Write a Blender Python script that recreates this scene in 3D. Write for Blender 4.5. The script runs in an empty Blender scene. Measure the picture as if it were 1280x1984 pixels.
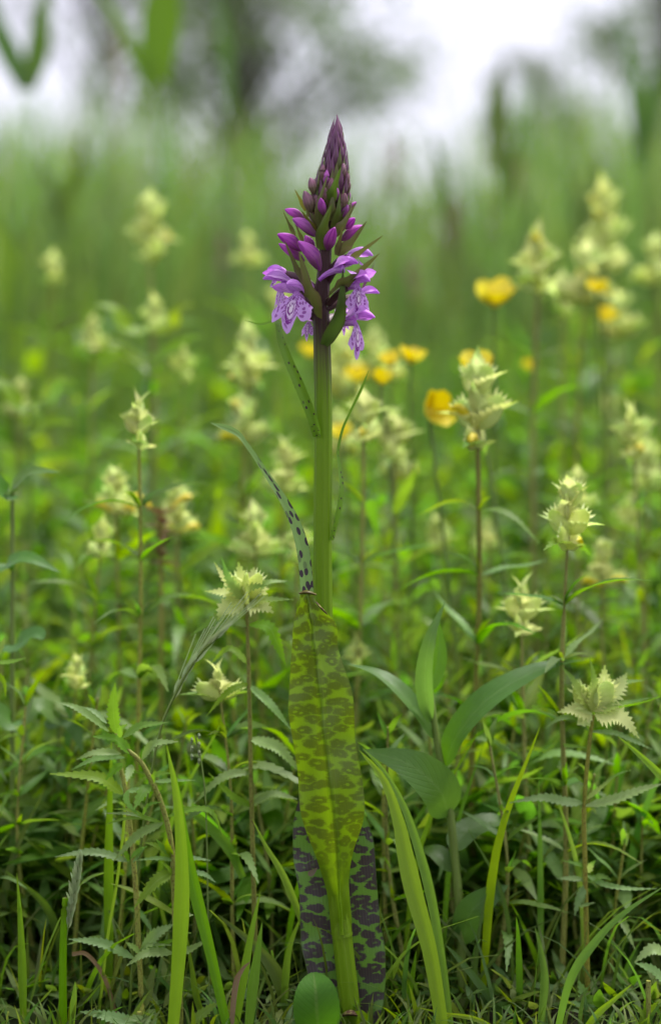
import bpy, math, random
import numpy as np
from mathutils import Vector, Matrix

random.seed(7); rng = np.random.default_rng(7)
R = math.radians
scene = bpy.context.scene
col = scene.collection

# ------------------------------------------------------------ camera, sky, sun
PX = 0.00025            # metres per photograph pixel at the orchid
D0 = 0.8                # camera to orchid
HY = 880                # horizon row
ZC = (1985 - HY) * PX   # camera height
cam_d = bpy.data.cameras.new('camera'); cam = bpy.data.objects.new('camera', cam_d); col.objects.link(cam)
cam.location = (0, -D0, ZC); cam.rotation_euler = (R(90), 0, 0)
cam_d.sensor_fit = 'VERTICAL'; cam_d.sensor_height = 36; cam_d.lens = 36 * D0 / (1984 * PX)
cam_d.shift_y = -(992 - HY) / 1984
cam_d.clip_start = 0.02; cam_d.clip_end = 800
cam_d.dof.use_dof = True; cam_d.dof.focus_distance = D0 - 0.004; cam_d.dof.aperture_fstop = 3.4
scene.camera = cam

SUN_EL, SUN_AZ = 66, 55     # azimuth measured from straight ahead (+Y) to the right
world = bpy.data.worlds.new('World'); scene.world = world; world.use_nodes = True
wn, wl = world.node_tree.nodes, world.node_tree.links
bg = wn['Background']
sky = wn.new('ShaderNodeTexSky'); sky.sky_type = 'NISHITA'; sky.sun_disc = False
sky.sun_elevation = R(SUN_EL); sky.sun_rotation = R(SUN_AZ); sky.dust_density = 4; sky.air_density = 1.0
wm = wn.new('ShaderNodeMix'); wm.data_type = 'RGBA'; wm.inputs[0].default_value = 0.88
wm.inputs[7].default_value = (7.3, 7.2, 8.3, 1)       # the closed cloud layer
wl.new(sky.outputs[0], wm.inputs[6]); wl.new(wm.outputs[2], bg.inputs[0]); bg.inputs[1].default_value = 0.072
sun_d = bpy.data.lights.new('sun', 'SUN'); sun_d.energy = 3.0; sun_d.angle = R(32); sun_d.color = (1, .97, .92)
sun = bpy.data.objects.new('sun', sun_d); col.objects.link(sun)
sdir = Vector((math.sin(R(SUN_AZ)) * math.cos(R(SUN_EL)), math.cos(R(SUN_AZ)) * math.cos(R(SUN_EL)), math.sin(R(SUN_EL))))
sun.rotation_euler = (-sdir).to_track_quat('-Z', 'Y').to_euler(); sun.location = sdir * 5 + Vector((0, 0, 1))
vs = scene.view_settings
vs.view_transform = 'Standard'; vs.look = 'None'; vs.exposure = 1.15; vs.gamma = 1; vs.use_curve_mapping = False
cy = scene.cycles
cy.use_denoising = True; cy.max_bounces = 6; cy.diffuse_bounces = 3; cy.glossy_bounces = 2; cy.transmission_bounces = 4
cy.caustics_reflective = False; cy.caustics_refractive = False; cy.use_adaptive_sampling = True; cy.adaptive_threshold = 0.02

# ------------------------------------------------------------ helpers
def P(px, py, dy=0.0):
    s = (D0 + dy) / D0
    return Vector(((px - 640) * PX * s, dy, ZC + (HY - py) * PX * s))
def hgt(py, dy): return ZC + (HY - py) * PX * (D0 + dy) / D0
def wx(px, dy): return (px - 640) * PX * (D0 + dy) / D0
def lerp(a, b, t): return a + (b - a) * t
def interp(tab, x):
    if x <= tab[0][0]: return tab[0][1]
    for (x0, y0), (x1, y1) in zip(tab, tab[1:]):
        if x <= x1: return y0 + (y1 - y0) * (x - x0) / (x1 - x0)
    return tab[-1][1]
def spline(ctrl, n):
    """Catmull-Rom through ctrl (Vectors or floats), n+1 samples"""
    k = len(ctrl) - 1; out = []
    for i in range(n + 1):
        x = i / n * k; j = min(int(x), k - 1); t = x - j
        p1, p2 = ctrl[j], ctrl[j + 1]
        p0 = ctrl[j - 1] if j > 0 else p1 * 2 - p2
        p3 = ctrl[j + 2] if j + 2 <= k else p2 * 2 - p1
        out.append(0.5 * ((p1 * 2) + (p2 - p0) * t + (p0 * 2 - p1 * 5 + p2 * 4 - p3) * t * t + (p1 * 3 - p0 - p2 * 3 + p3) * t ** 3))
    return out
def lance(W, t, p=0.65, base=.12):        # lanceolate leaf half-width
    return W * max(math.sin(math.pi * min(1, max(0, t)) ** p) ** .9, base * (1 - t))
def bladew(W, t): return W * min(1, .65 + t) * min(1, max(0, (1 - t) * 1.7)) ** .75

class MB:
    def __init__(s): s.v = []; s.f = []; s.uv = []
    def row_grid(s, rows, uvs):
        b = len(s.v); m = len(rows[0])
        for r, u in zip(rows, uvs): s.v += [tuple(p) for p in r]; s.uv += u
        for i in range(len(rows) - 1):
            for j in range(m - 1):
                a = b + i * m + j; s.f.append((a, a + 1, a + m + 1, a + m))
    def ribbon(s, ctrl, width, N, n=10, across=2, fold=0.0, cup=0.0, teeth=0.0, nteeth=0, wave=0.0, twist=0.0, tip=True):
        """width: function of t -> half width. N: hint of the upper side."""
        if nteeth: n = 2 * nteeth
        pts = spline([Vector(c) for c in ctrl], n); N = Vector(N); rows = []; uvs = []
        ph = random.random() * 6
        for i, c in enumerate(pts):
            t = i / n
            T = (pts[min(i + 1, n)] - pts[max(i - 1, 0)])
            L = T.length / 2; T = T.normalized()
            S = T.cross(N)
            if S.length < 1e-4: S = T.cross(Vector((.3, .5, .8)))
            S.normalize(); U = S.cross(T).normalized()
            if twist:
                q = Matrix.Rotation(twist * t, 3, T); S = q @ S; U = q @ U
            w = width(t); r = []; u_ = []
            for j in range(2 * across + 1):
                u = j / across - 1
                ww = w; p = Vector(c)
                if nteeth and abs(u) > .99:
                    if i % 2 == 0 and 0 < i < n: ww = w * (1 - teeth)
                    elif 0 < i < n: p = p + T * L * .75
                r.append(p + S * (u * ww) + U * (fold * abs(u) * w + cup * u * u * w + wave * w * u * math.sin(t * 11 + ph + u)))
                u_.append((u * .5 + .5, t))
            rows.append(r); uvs.append(u_)
        s.row_grid(rows, uvs)
    def tube(s, ctrl, radius, n=12, sides=8, ribs=0, ribamp=0.0, flat=1.0, N=(0, 0, 1)):
        """radius: function of t"""
        pts = spline([Vector(c) for c in ctrl], n); rows = []; uvs = []
        ref = Vector(N)
        for i, c in enumerate(pts):
            T = (pts[min(i + 1, n)] - pts[max(i - 1, 0)]).normalized()
            S = T.cross(ref)
            if S.length < .05: S = T.cross(Vector((0, 1, .2)))
            S.normalize(); U = S.cross(T)
            r = radius(i / n); row = []; u_ = []
            for j in range(sides + 1):
                a = 2 * math.pi * j / sides
                rr = r * (1 + ribamp * math.cos(ribs * a)) if ribs else r
                row.append(c + S * (math.cos(a) * rr) + U * (math.sin(a) * rr * flat)); u_.append((j / sides, i / n))
            rows.append(row); uvs.append(u_)
        s.row_grid(rows, uvs)
        for k, rev in ((0, True), (len(rows) - 1, False)):
            b = len(s.v); s.v += [tuple(p) for p in rows[k][:-1]]; s.uv += [(j / sides, float(k > 0)) for j in range(sides)]
            f = list(range(b, b + sides)); s.f.append(tuple(f[::-1] if rev else f))
    def mesh(s, name, mat):
        me = bpy.data.meshes.new(name); me.from_pydata(s.v, [], s.f)
        uvl = me.uv_layers.new(name='UVMap')
        idx = np.empty(len(me.loops), dtype=np.int32); me.loops.foreach_get('vertex_index', idx)
        uvl.data.foreach_set('uv', np.array(s.uv, dtype=np.float32)[idx].ravel())
        me.polygons.foreach_set('use_smooth', [True] * len(me.polygons))
        me.materials.append(mat); me.update(); return me
    def build(s, name, mat, parent=None):
        return obj(name, s.mesh(name, mat), parent)

def obj(name, me, parent=None, M=None):
    o = bpy.data.objects.new(name, me); col.objects.link(o)
    if parent is not None:
        o.parent = parent
        if M is None: M = Matrix.Translation(-origin(parent))
    if M is not None: o.matrix_basis = M
    return o
ORG = {}
def origin(o):
    if o.name in ORG: return ORG[o.name]
    return Vector((0, 0, 0))
def thing(name, loc, label, cat, group=None):
    o = bpy.data.objects.new(name, None); col.objects.link(o); o.location = loc; o.empty_display_size = .01
    ORG[o.name] = Vector(loc); tag(o, label, cat, group); return o
def sub(o, parent):                       # world-space mesh o becomes a child of part/thing 'parent'
    o.parent = parent
    o.matrix_basis = Matrix.Identity(4) if parent.type == 'MESH' else Matrix.Translation(-origin(parent))
    return o
def tag(o, label=None, cat=None, group=None, kind=None):
    if label: o['label'] = label
    if cat: o['category'] = cat
    if group: o['group'] = group
    if kind: o['kind'] = kind
    return o
def place(pos, az, pitch, roll=0, s=1.0):
    S = Matrix.Diagonal((s, s, s, 1)) if not isinstance(s, tuple) else Matrix.Diagonal((*s, 1))
    return Matrix.Translation(pos) @ Matrix.Rotation(az, 4, 'Z') @ Matrix.Rotation(-pitch, 4, 'Y') @ Matrix.Rotation(roll, 4, 'X') @ S

# ------------------------------------------------------------ materials
class NT:
    def __init__(s, name):
        s.m = bpy.data.materials.new(name); s.m.use_nodes = True; s.t = s.m.node_tree; s.n = s.t.nodes; s.l = s.t.links; s.n.clear()
        s.out = s.n.new('ShaderNodeOutputMaterial')
    def node(s, t, **kw):
        o = s.n.new(t)
        for k, v in kw.items(): setattr(o, k, v)
        return o
    def put(s, sock, v):
        if isinstance(v, bpy.types.NodeSocket): s.l.new(v, sock)
        elif isinstance(v, (tuple, list)) and len(v) == 3 and sock.type == 'RGBA': sock.default_value = (*v, 1)
        else: sock.default_value = v
    def math(s, op, a, b=0.0, c=None, clamp=False):
        o = s.node('ShaderNodeMath', operation=op, use_clamp=clamp); s.put(o.inputs[0], a); s.put(o.inputs[1], b)
        if c is not None: s.put(o.inputs[2], c)
        return o.outputs[0]
    def mix(s, f, a, b, mode='MIX'):
        o = s.node('ShaderNodeMix', data_type='RGBA', blend_type=mode); s.put(o.inputs[0], f); s.put(o.inputs[6], a); s.put(o.inputs[7], b); return o.outputs[2]
    def step(s, x, a, b):                # smoothstep a..b -> 0..1
        o = s.node('ShaderNodeMapRange', interpolation_type='SMOOTHSTEP'); s.put(o.inputs[0], x); o.inputs[1].default_value = a; o.inputs[2].default_value = b; return o.outputs[0]
    def uv(s):
        if not hasattr(s, '_uv'):
            tc = s.node('ShaderNodeTexCoord'); sp = s.node('ShaderNodeSeparateXYZ'); s.l.new(tc.outputs['UV'], sp.inputs[0])
            s.tc = tc; s._uv = (sp.outputs[0], sp.outputs[1])
        return s._uv
    def vec(s, x, y, z=0.0):
        o = s.node('ShaderNodeCombineXYZ'); s.put(o.inputs[0], x); s.put(o.inputs[1], y); s.put(o.inputs[2], z); return o.outputs[0]
    def noise(s, vec, scale, detail=3.0, rough=.55, out=0):
        o = s.node('ShaderNodeTexNoise'); s.put(o.inputs['Vector'], vec); o.inputs['Scale'].default_value = scale; o.inputs['Detail'].default_value = detail; o.inputs['Roughness'].default_value = rough
        return o.outputs[out]
    def rnd(s):                          # a value of its own for each leaf and each plant
        g = s.node('ShaderNodeNewGeometry'); oi = s.node('ShaderNodeObjectInfo')
        return s.math('FRACT', s.math('ADD', g.outputs['Random Per Island'], oi.outputs['Random']))
    def vary(s, c, hue=.02, val=.35, sat=.15):
        r = s.rnd(); h = s.node('ShaderNodeHueSaturation')
        r2 = s.math('FRACT', s.math('MULTIPLY', r, 7.31)); r3 = s.math('FRACT', s.math('MULTIPLY', r, 13.7))
        s.put(h.inputs['Hue'], s.math('MULTIPLY_ADD', r2, hue, .5 - hue / 2)); s.put(h.inputs['Value'], s.math('MULTIPLY_ADD', r, val, 1 - val / 2))
        s.put(h.inputs['Saturation'], s.math('MULTIPLY_ADD', r3, sat, 1 - sat / 2)); s.put(h.inputs['Color'], c); return h.outputs[0]
    def leafy(s, c, tc, trans, rough, bump=None, bstr=.3, spec=.45, bdist=.0008):
        p = s.node('ShaderNodeBsdfPrincipled'); s.put(p.inputs['Base Color'], c); s.put(p.inputs['Roughness'], rough); p.inputs['Specular IOR Level'].default_value = spec
        if bump is not None:
            b = s.node('ShaderNodeBump'); b.inputs['Strength'].default_value = bstr; b.inputs['Distance'].default_value = bdist; s.put(b.inputs['Height'], bump)
            s.l.new(b.outputs[0], p.inputs['Normal'])
        if trans <= 0: s.l.new(p.outputs[0], s.out.inputs[0]); return s.m
        t = s.node('ShaderNodeBsdfTranslucent'); s.put(t.inputs[0], tc)
        m = s.node('ShaderNodeMixShader'); m.inputs[0].default_value = trans
        s.l.new(p.outputs[0], m.inputs[1]); s.l.new(t.outputs[0], m.inputs[2]); s.l.new(m.outputs[0], s.out.inputs[0]); return s.m

def leaf_mat(name, c, tc, trans=.45, rough=.45, rib=(.16, .24, .06), ribw=.05, side=0.0, stripes=0.0, val=.4, hue=.03, spec=.45, edge=0.0):
    k = NT(name); u, v = k.uv()
    off = k.math('ABSOLUTE', k.math('SUBTRACT', u, .5))
    ribm = k.math('SUBTRACT', 1.0, k.step(off, ribw * .4, ribw))
    nz = k.noise(k.tc.outputs['Object'], 260.0, 3)
    col_ = k.mix(k.math('MULTIPLY', ribm, .55), c, rib)
    col_ = k.mix(k.math('MULTIPLY', k.step(nz, .35, .75), .35), col_, tuple(x * .6 for x in c))
    if edge: col_ = k.mix(k.math('MULTIPLY', k.step(off, .44, .5), edge), col_, (.12, .05, .02))
    if side:
        a = k.math('FRACT', k.math('MULTIPLY_ADD', v, 11.0, k.math('MULTIPLY', off, -7.0)))
        sv = k.step(k.math('ABSOLUTE', k.math('SUBTRACT', a, .5)), .0, .16)
        bump = k.math('MULTIPLY', sv, 1.0)
        col_ = k.mix(k.math('MULTIPLY', k.math('SUBTRACT', 1.0, sv), .3), col_, tuple(x * .5 for x in c))
        bs = side
    else:
        bump = k.math('ABSOLUTE', k.math('SUBTRACT', k.math('FRACT', k.math('MULTIPLY', u, 9.0)), .5)); bs = stripes or .15
        if stripes: col_ = k.mix(k.math('MULTIPLY', k.step(bump, .3, .5), .28), col_, tuple(x * 1.5 for x in c))
    col_ = k.vary(col_, hue, val); tcv = k.vary(tc, hue, val * .7)
    return k.leafy(col_, tcv, trans, rough, bump, bs, spec)

M = {}
M['shoot'] = leaf_mat('shoot_leaf', (.09, .175, .016), (.22, .42, .007), .5, .48, side=.5, rib=(.22, .33, .06), val=.6, hue=.06, spec=.25)
M['shoot_pale'] = leaf_mat('shoot_leaf_pale', (.17, .29, .07), (.24, .44, .02), .42, .45, side=.7, rib=(.26, .38, .14), val=.4, spec=.45)
M['toothed'] = leaf_mat('toothed_leaf', (.17, .32, .03), (.32, .56, .015), .45, .48, side=.6, rib=(.3, .44, .12), val=.25, hue=.03, spec=.3)
M['toothed_pale'] = leaf_mat('toothed_leaf_pale', (.25, .4, .12), (.3, .52, .04), .4, .45, side=.8, rib=(.34, .46, .2), val=.25, spec=.45)
M['grass'] = leaf_mat('grass_blade', (.11, .22, .018), (.28, .52, .012), .5, .42, stripes=.3, rib=(.15, .27, .05), val=.35, hue=.04)
M['grass_bright'] = leaf_mat('grass_blade_bright', (.18, .3, .012), (.4, .62, .006), .55, .42, stripes=.3, rib=(.18, .3, .04), val=.15)
M['grass_dull'] = leaf_mat('grass_blade_dull', (.09, .155, .024), (.19, .32, .017), .5, .5, stripes=.3, val=.6, hue=.07)
M['broad'] = leaf_mat('broad_leaf', (.085, .19, .035), (.19, .4, .02), .45, .42, side=.25, ribw=.04, rib=(.17, .28, .08), val=.25, spec=.4)
M['clover'] = leaf_mat('round_leaf', (.075, .19, .022), (.13, .3, .02), .4, .55, side=.2, val=.2, spec=.25)
M['reed'] = leaf_mat('reed_leaf', (.15, .235, .075), (.23, .39, .06), .48, .5, val=.6, hue=.06)
M['reed_dark'] = leaf_mat('reed_leaf_dark', (.09, .175, .03), (.17, .32, .022), .45, .5, val=.4, hue=.05)
M['tree_leaf'] = leaf_mat('tree_leaf', (.14, .2, .1), (.2, .31, .09), .45, .5, val=.5, hue=.04)
M['tree_leaf_grey'] = leaf_mat('tree_leaf_grey', (.17, .2, .15), (.2, .26, .14), .45, .5, val=.5)
M['dead'] = leaf_mat('dead_leaf', (.27, .17, .09), (.2, .1, .04), .3, .6, val=.4)
M['yellow'] = leaf_mat('buttercup_petal', (.78, .66, .005), (.78, .66, .004), .3, .35, rib=(.78, .66, .02), val=.12, hue=.02)
M['corolla'] = leaf_mat('rattle_corolla', (.8, .7, .03), (.8, .7, .02), .3, .4, rib=(.8, .68, .04), val=.15, hue=.02)
M['panicle'] = leaf_mat('grass_panicle', (.26, .19, .14), (.25, .17, .12), .4, .6, val=.4)
M['spikelet'] = leaf_mat('grass_spikelet', (.4, .48, .26), (.34, .46, .2), .4, .55, val=.3)

def stem_mat(name, c, spot, amount, scale=900.0, rough=.5):
    k = NT(name); u, v = k.uv(); o = k.tc.outputs['Object']
    nz = k.noise(o, scale, 2); n2 = k.noise(o, 60.0, 2)
    cc = k.mix(k.math('MULTIPLY', k.step(nz, .5, .62), amount), c, spot)
    cc = k.mix(k.math('MULTIPLY', k.step(n2, .35, .7), .3), cc, tuple(x * .55 for x in c))
    return k.leafy(k.vary(cc, .015, .3), c, 0, rough, nz, .2, .25)
M['stem'] = stem_mat('rattle_stem', (.26, .29, .06), (.13, .08, .02), .7)
M['stem_green'] = stem_mat('green_stem', (.13, .2, .04), (.1, .12, .03), .3)
M['stem_brown'] = stem_mat('brown_stem', (.23, .24, .045), (.12, .075, .02), .65)
M['bark'] = stem_mat('bark', (.15, .15, .12), (.07, .07, .06), .8, 30.0, .85)

def bract_mat(name, base, tipc, v0, v1, hue=.03):
    k = NT(name); u, v = k.uv(); off = k.math('ABSOLUTE', k.math('SUBTRACT', u, .5))
    nz = k.noise(k.tc.outputs['Object'], 2.0, 3)
    vv = k.math('ADD', v, k.math('MULTIPLY', k.math('SUBTRACT', nz, .5), .4))
    g = k.step(vv, v0, v1)
    c = k.mix(g, base, tipc)
    a = k.math('FRACT', k.math('MULTIPLY_ADD', v, 8.0, k.math('MULTIPLY', off, -9.0)))
    sv = k.step(k.math('ABSOLUTE', k.math('SUBTRACT', a, .5)), 0, .2)
    c = k.mix(k.math('MULTIPLY', k.math('SUBTRACT', 1.0, sv), .2), c, tipc)
    c = k.vary(c, hue, .25)
    return k.leafy(c, c, .58, .5, sv, .3)
M['bract'] = bract_mat('rattle_bract', (.8, .87, .34), (.38, .56, .07), .6, 1.1)
M['bract_green'] = bract_mat('rattle_bract_green', (.5, .62, .14), (.17, .33, .03), .15, .7)
M['calyx'] = bract_mat('rattle_calyx', (.8, .87, .38), (.56, .7, .18), .5, 1.1)

def ground_mat():
    k = NT('meadow_soil'); k.uv(); o = k.tc.outputs['Object']
    a = k.noise(o, 9.0, 6); b = k.noise(o, 90.0, 4)
    c = k.mix(k.step(a, .4, .62), (.028, .022, .014), (.03, .05, .014)); c = k.mix(k.math('MULTIPLY', k.step(b, .5, .7), .6), c, (.07, .06, .03))
    return k.leafy(c, c, 0, .9, b, .8, .2, .01)
M['ground'] = ground_mat()

# orchid
def orchid_leaf_mat(name, green, spot, tgreen, tspot, trans, nu, nv, soft, pale_rib, fade=None, lo=.30):
    k = NT(name); u, v = k.uv(); off = k.math('ABSOLUTE', k.math('SUBTRACT', u, .5))
    base = k.vec(k.math('MULTIPLY', u, nu), k.math('MULTIPLY', v, nv))
    wob = k.noise(base, 1.3, 3, .6, 1)
    vm = k.node('ShaderNodeVectorMath', operation='MULTIPLY_ADD'); k.put(vm.inputs[0], wob); vm.inputs[1].default_value = (.8, .8, 0); k.l.new(base, vm.inputs[2])
    vo = k.node('ShaderNodeTexVoronoi', voronoi_dimensions='2D', feature='SMOOTH_F1'); k.l.new(vm.outputs[0], vo.inputs['Vector']); vo.inputs['Scale'].default_value = 1; vo.inputs['Smoothness'].default_value = .12
    d = k.math('ADD', vo.outputs['Distance'], k.math('MULTIPLY', k.math('SUBTRACT', k.noise(base, 6.0, 2), .5), .22))
    sp = k.math('SUBTRACT', 1.0, k.step(d, .5 - soft, .5 + soft))
    big = k.noise(base, .8, 1)
    hole = k.math('MULTIPLY', k.math('SUBTRACT', 1.0, k.step(d, .08, .2)), k.step(big, lo + .15, lo + .3))
    sp = k.math('MULTIPLY', sp, k.math('SUBTRACT', 1.0, k.math('MULTIPLY', hole, .85)))
    if fade: sp = k.math('MULTIPLY', sp, k.math('MULTIPLY', k.step(v, fade[0], fade[1]), 1.0))
    fine = k.noise(k.vec(k.math('MULTIPLY', u, 70.0), k.math('MULTIPLY', v, 30.0)), 1.0, 2)
    ribm = k.math('SUBTRACT', 1.0, k.step(off, .008, .035))
    g = k.mix(k.math('MULTIPLY', k.step(fine, .4, .65), .3), green, tuple(x * .7 for x in green))
    c = k.mix(sp, g, spot); tcol = k.mix(sp, tgreen, tspot)
    sp2 = k.step(off, .47, .5)
    c = k.mix(k.math('MULTIPLY', sp2, .5), c, tuple(x * .5 for x in green))
    c = k.mix(k.math('MULTIPLY', ribm, pale_rib), c, tuple(x * 1.25 for x in green))
    par = k.math('ABSOLUTE', k.math('SUBTRACT', k.math('FRACT', k.math('MULTIPLY', u, 26.0)), .5))
    c = k.mix(k.math('MULTIPLY', k.step(par, .38, .5), .16), c, tuple(x * 1.4 for x in green))
    return k.leafy(c, tcol, trans, .34, par, .35, .5, .0005)
M['o_under'] = orchid_leaf_mat('orchid_leaf_underside', (.19, .32, .01), (.1, .15, .012), (.34, .56, .003), (.18, .25, .004), .45, 3.9, 42.0, .14, .5, (.12, .3))
M['o_upper'] = orchid_leaf_mat('orchid_leaf_upper', (.13, .26, .05), (.065, .048, .058), (.16, .34, .02), (.05, .03, .03), .3, 4.6, 30.0, .07, .3)
def dots_mat(name, green, dark, nu, nv, thr, v0, v1):
    k = NT(name); u, v = k.uv(); off = k.math('ABSOLUTE', k.math('SUBTRACT', u, .5))
    vo = k.node('ShaderNodeTexVoronoi', voronoi_dimensions='2D'); k.put(vo.inputs['Vector'], k.vec(k.math('MULTIPLY', u, nu), k.math('MULTIPLY', v, nv))); vo.inputs['Scale'].default_value = 1; vo.inputs['Randomness'].default_value = .9
    d = k.math('SUBTRACT', 1.0, k.step(vo.outputs['Distance'], thr - .05, thr))
    sc = k.node('ShaderNodeSeparateColor'); k.l.new(vo.outputs['Color'], sc.inputs[0])
    d = k.math('MULTIPLY', d, k.math('MULTIPLY', k.step(sc.outputs[0], .4, .45), k.math('SUBTRACT', 1.0, k.step(v, v0, v1))))
    ed = k.math('MULTIPLY', k.step(off, .42, .49), k.step(k.noise(k.vec(0.0, k.math('MULTIPLY', v, 60.0)), 1.0, 1), .45, .6))
    c = k.mix(k.math('MAXIMUM', d, k.math('MULTIPLY', ed, .8)), green, dark)
    ribm = k.math('SUBTRACT', 1.0, k.step(off, .01, .06)); c = k.mix(k.math('MULTIPLY', ribm, .4), c, tuple(x * .6 for x in green))
    return k.leafy(c, k.mix(d, tuple(x * 1.4 for x in green), dark), .4, .4, off, .1)
M['o_tip'] = dots_mat('orchid_leaf_tip', (.19, .33, .08), (.035, .02, .03), 2.6, 26.0, .42, .45, .6)
M['o_slim'] = dots_mat('orchid_slim_leaf', (.13, .26, .015), (.05, .03, .03), 2.0, 30.0, .22, .3, .9)
def orchid_stem_mat():
    k = NT('orchid_stem'); u, v = k.uv()
    g = k.node('ShaderNodeNewGeometry'); sp = k.node('ShaderNodeSeparateXYZ'); k.l.new(g.outputs['Position'], sp.inputs[0])
    nz = k.noise(k.vec(k.math('MULTIPLY', u, 26.0), k.math('MULTIPLY', v, 5.0)), 1.0, 3)
    z = k.math('ADD', sp.outputs[2], k.math('MULTIPLY', k.math('SUBTRACT', nz, .5), .06))
    f = k.step(z, hgt(800, 0), hgt(600, 0))
    c = k.mix(f, (.18, .31, .01), (.1, .048, .05))
    c = k.mix(k.math('MULTIPLY', k.step(nz, .52, .66), .5), c, k.mix(f, (.19, .28, .035), (.12, .1, .06)))
    par = k.math('ABSOLUTE', k.math('SUBTRACT', k.math('FRACT', k.math('MULTIPLY', u, 24.0)), .5))
    return k.leafy(c, k.mix(f, (.32, .5, .008), (.06, .03, .03)), .35, .45, k.math('ADD', par, nz), .5, .3, .0005)
M['o_stem'] = orchid_stem_mat()
def obract_mat(name, c0, c1, val=.3):
    k = NT(name); u, v = k.uv(); off = k.math('ABSOLUTE', k.math('SUBTRACT', u, .5))
    nz = k.noise(k.vec(k.math('MULTIPLY', u, 9.0), k.math('MULTIPLY', v, 2.5)), 1.0, 3)
    c = k.mix(k.math('ADD', k.math('MULTIPLY', k.step(off, .22, .5), .55), k.math('MULTIPLY', k.step(nz, .4, .7), .5), clamp=True), c0, c1)
    c = k.vary(c, .03, val)
    return k.leafy(c, k.mix(.5, c, c0), .35, .42, k.math('ADD', nz, k.math('MULTIPLY', off, -1.5)), .3, .45, .0005)
M['o_bract'] = obract_mat('orchid_bract', (.14, .17, .035), (.16, .09, .06))
M['o_bract_green'] = obract_mat('orchid_bract_green', (.1, .18, .02), (.1, .11, .03))
M['o_bract_purple'] = obract_mat('orchid_bract_purple', (.16, .07, .11), (.3, .09, .3), .4)
M['o_bract_yellow'] = obract_mat('orchid_bract_yellow', (.2, .2, .015), (.1, .07, .025))
def petal_mat(name, c0, c1, vein, trans=.4, val=.2):
    k = NT(name); u, v = k.uv()
    nz = k.noise(k.vec(k.math('MULTIPLY', u, 14.0), k.math('MULTIPLY', v, 1.6)), 1.0, 3)
    g = k.noise(k.tc.outputs['Object'], 160.0, 2)
    c = k.mix(k.step(k.math('ADD', v, k.math('MULTIPLY', g, .5)), .35, 1.2), c0, c1)
    c = k.mix(k.math('MULTIPLY', k.step(nz, .5, .62), .75), c, vein)
    c = k.vary(c, .02, val)
    return k.leafy(c, c, trans, .45, nz, .3, .4, .0004)
M['petal'] = petal_mat('orchid_petal', (.76, .42, .86), (.64, .22, .78), (.44, .1, .6))
M['bud'] = petal_mat('orchid_bud', (.3, .12, .22), (.7, .15, .7), (.34, .04, .38), .4)
M['bud_young'] = petal_mat('orchid_young_bud', (.24, .2, .1), (.3, .1, .2), (.14, .09, .08), .25)
M['ovary'] = petal_mat('orchid_ovary', (.1, .05, .055), (.1, .045, .06), (.06, .03, .035), .1)
def lip_mat():
    k = NT('orchid_lip'); u, v = k.uv()
    wob = k.noise(k.vec(k.math('MULTIPLY', u, 7.0), k.math('MULTIPLY', v, 7.0)), 1.0, 2, .5)
    n2 = k.noise(k.vec(k.math('MULTIPLY', u, 12.0), k.math('MULTIPLY', v, 12.0)), 1.0, 2, .5)
    x = k.math('SUBTRACT', u, .5); ax = k.math('ABSOLUTE', x)
    y = k.math('SUBTRACT', v, .42)
    r = k.math('SQRT', k.math('ADD', k.math('POWER', k.math('MULTIPLY', x, 1.7), 2.0), k.math('POWER', k.math('MULTIPLY', y, 1.05), 2.0)))
    r = k.math('ADD', r, k.math('MULTIPLY', k.math('SUBTRACT', wob, .5), .22))
    def ring(r0, w): return k.math('SUBTRACT', 1.0, k.step(k.math('ABSOLUTE', k.math('SUBTRACT', r, r0)), w * .6, w * 1.2))
    brk = k.step(n2, .4, .46)
    rings = k.math('MULTIPLY', k.math('MAXIMUM', ring(.34, .06), ring(.15, .05)), brk)
    vo = k.node('ShaderNodeTexVoronoi', voronoi_dimensions='2D'); k.put(vo.inputs['Vector'], k.vec(k.math('MULTIPLY', u, 7.0), k.math('MULTIPLY', v, 6.0))); vo.inputs['Scale'].default_value = 1
    dots = k.math('MULTIPLY', k.math('SUBTRACT', 1.0, k.step(vo.outputs['Distance'], .26, .34)), k.step(r, .4, .44))
    mark = k.math('MAXIMUM', rings, k.math('MULTIPLY', dots, .8))
    mark = k.math('MULTIPLY', mark, k.math('SUBTRACT', 1.0, k.step(v, .86, .93)))
    pale = k.math('SUBTRACT', 1.0, k.step(r, .1, .42))
    c = k.mix(pale, (.66, .36, .82), (.86, .7, .88))
    c = k.mix(mark, c, (.22, .01, .28))
    return k.leafy(c, c, .35, .5, n2, .25, .35, .0005)
M['lip'] = lip_mat()
M['scale'] = stem_mat('withered_scale', (.09, .05, .025), (.25, .25, .06), .8, 500.0, .7)

# ------------------------------------------------------------ ground
def build_ground():
    mb = MB(); n = 60
    xs = [-300, -60, -15] + [-4 + 8 * i / n for i in range(n + 1)] + [15, 60, 300]
    ys = [-60, -6] + [-1.2 + 8 * i / n for i in range(n + 1)] + [14, 40, 120, 500]
    rows = []; uvs = []
    for y in ys:
        near = -1.3 < y < 7
        rows.append([Vector((x, y, -.004 + (.006 * math.sin(x * 9 + y * 4) + .005 * math.sin(y * 13 - x * 5) if near and abs(x) < 4.1 and (abs(x) > .02 or y > .1) else 0) - (.006 if near else 0))) for x in xs]); uvs.append([(x * .01, y * .01) for x in xs])
    mb.row_grid(rows, uvs)
    tag(mb.build('ground', M['ground']), kind='structure')
build_ground()

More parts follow.
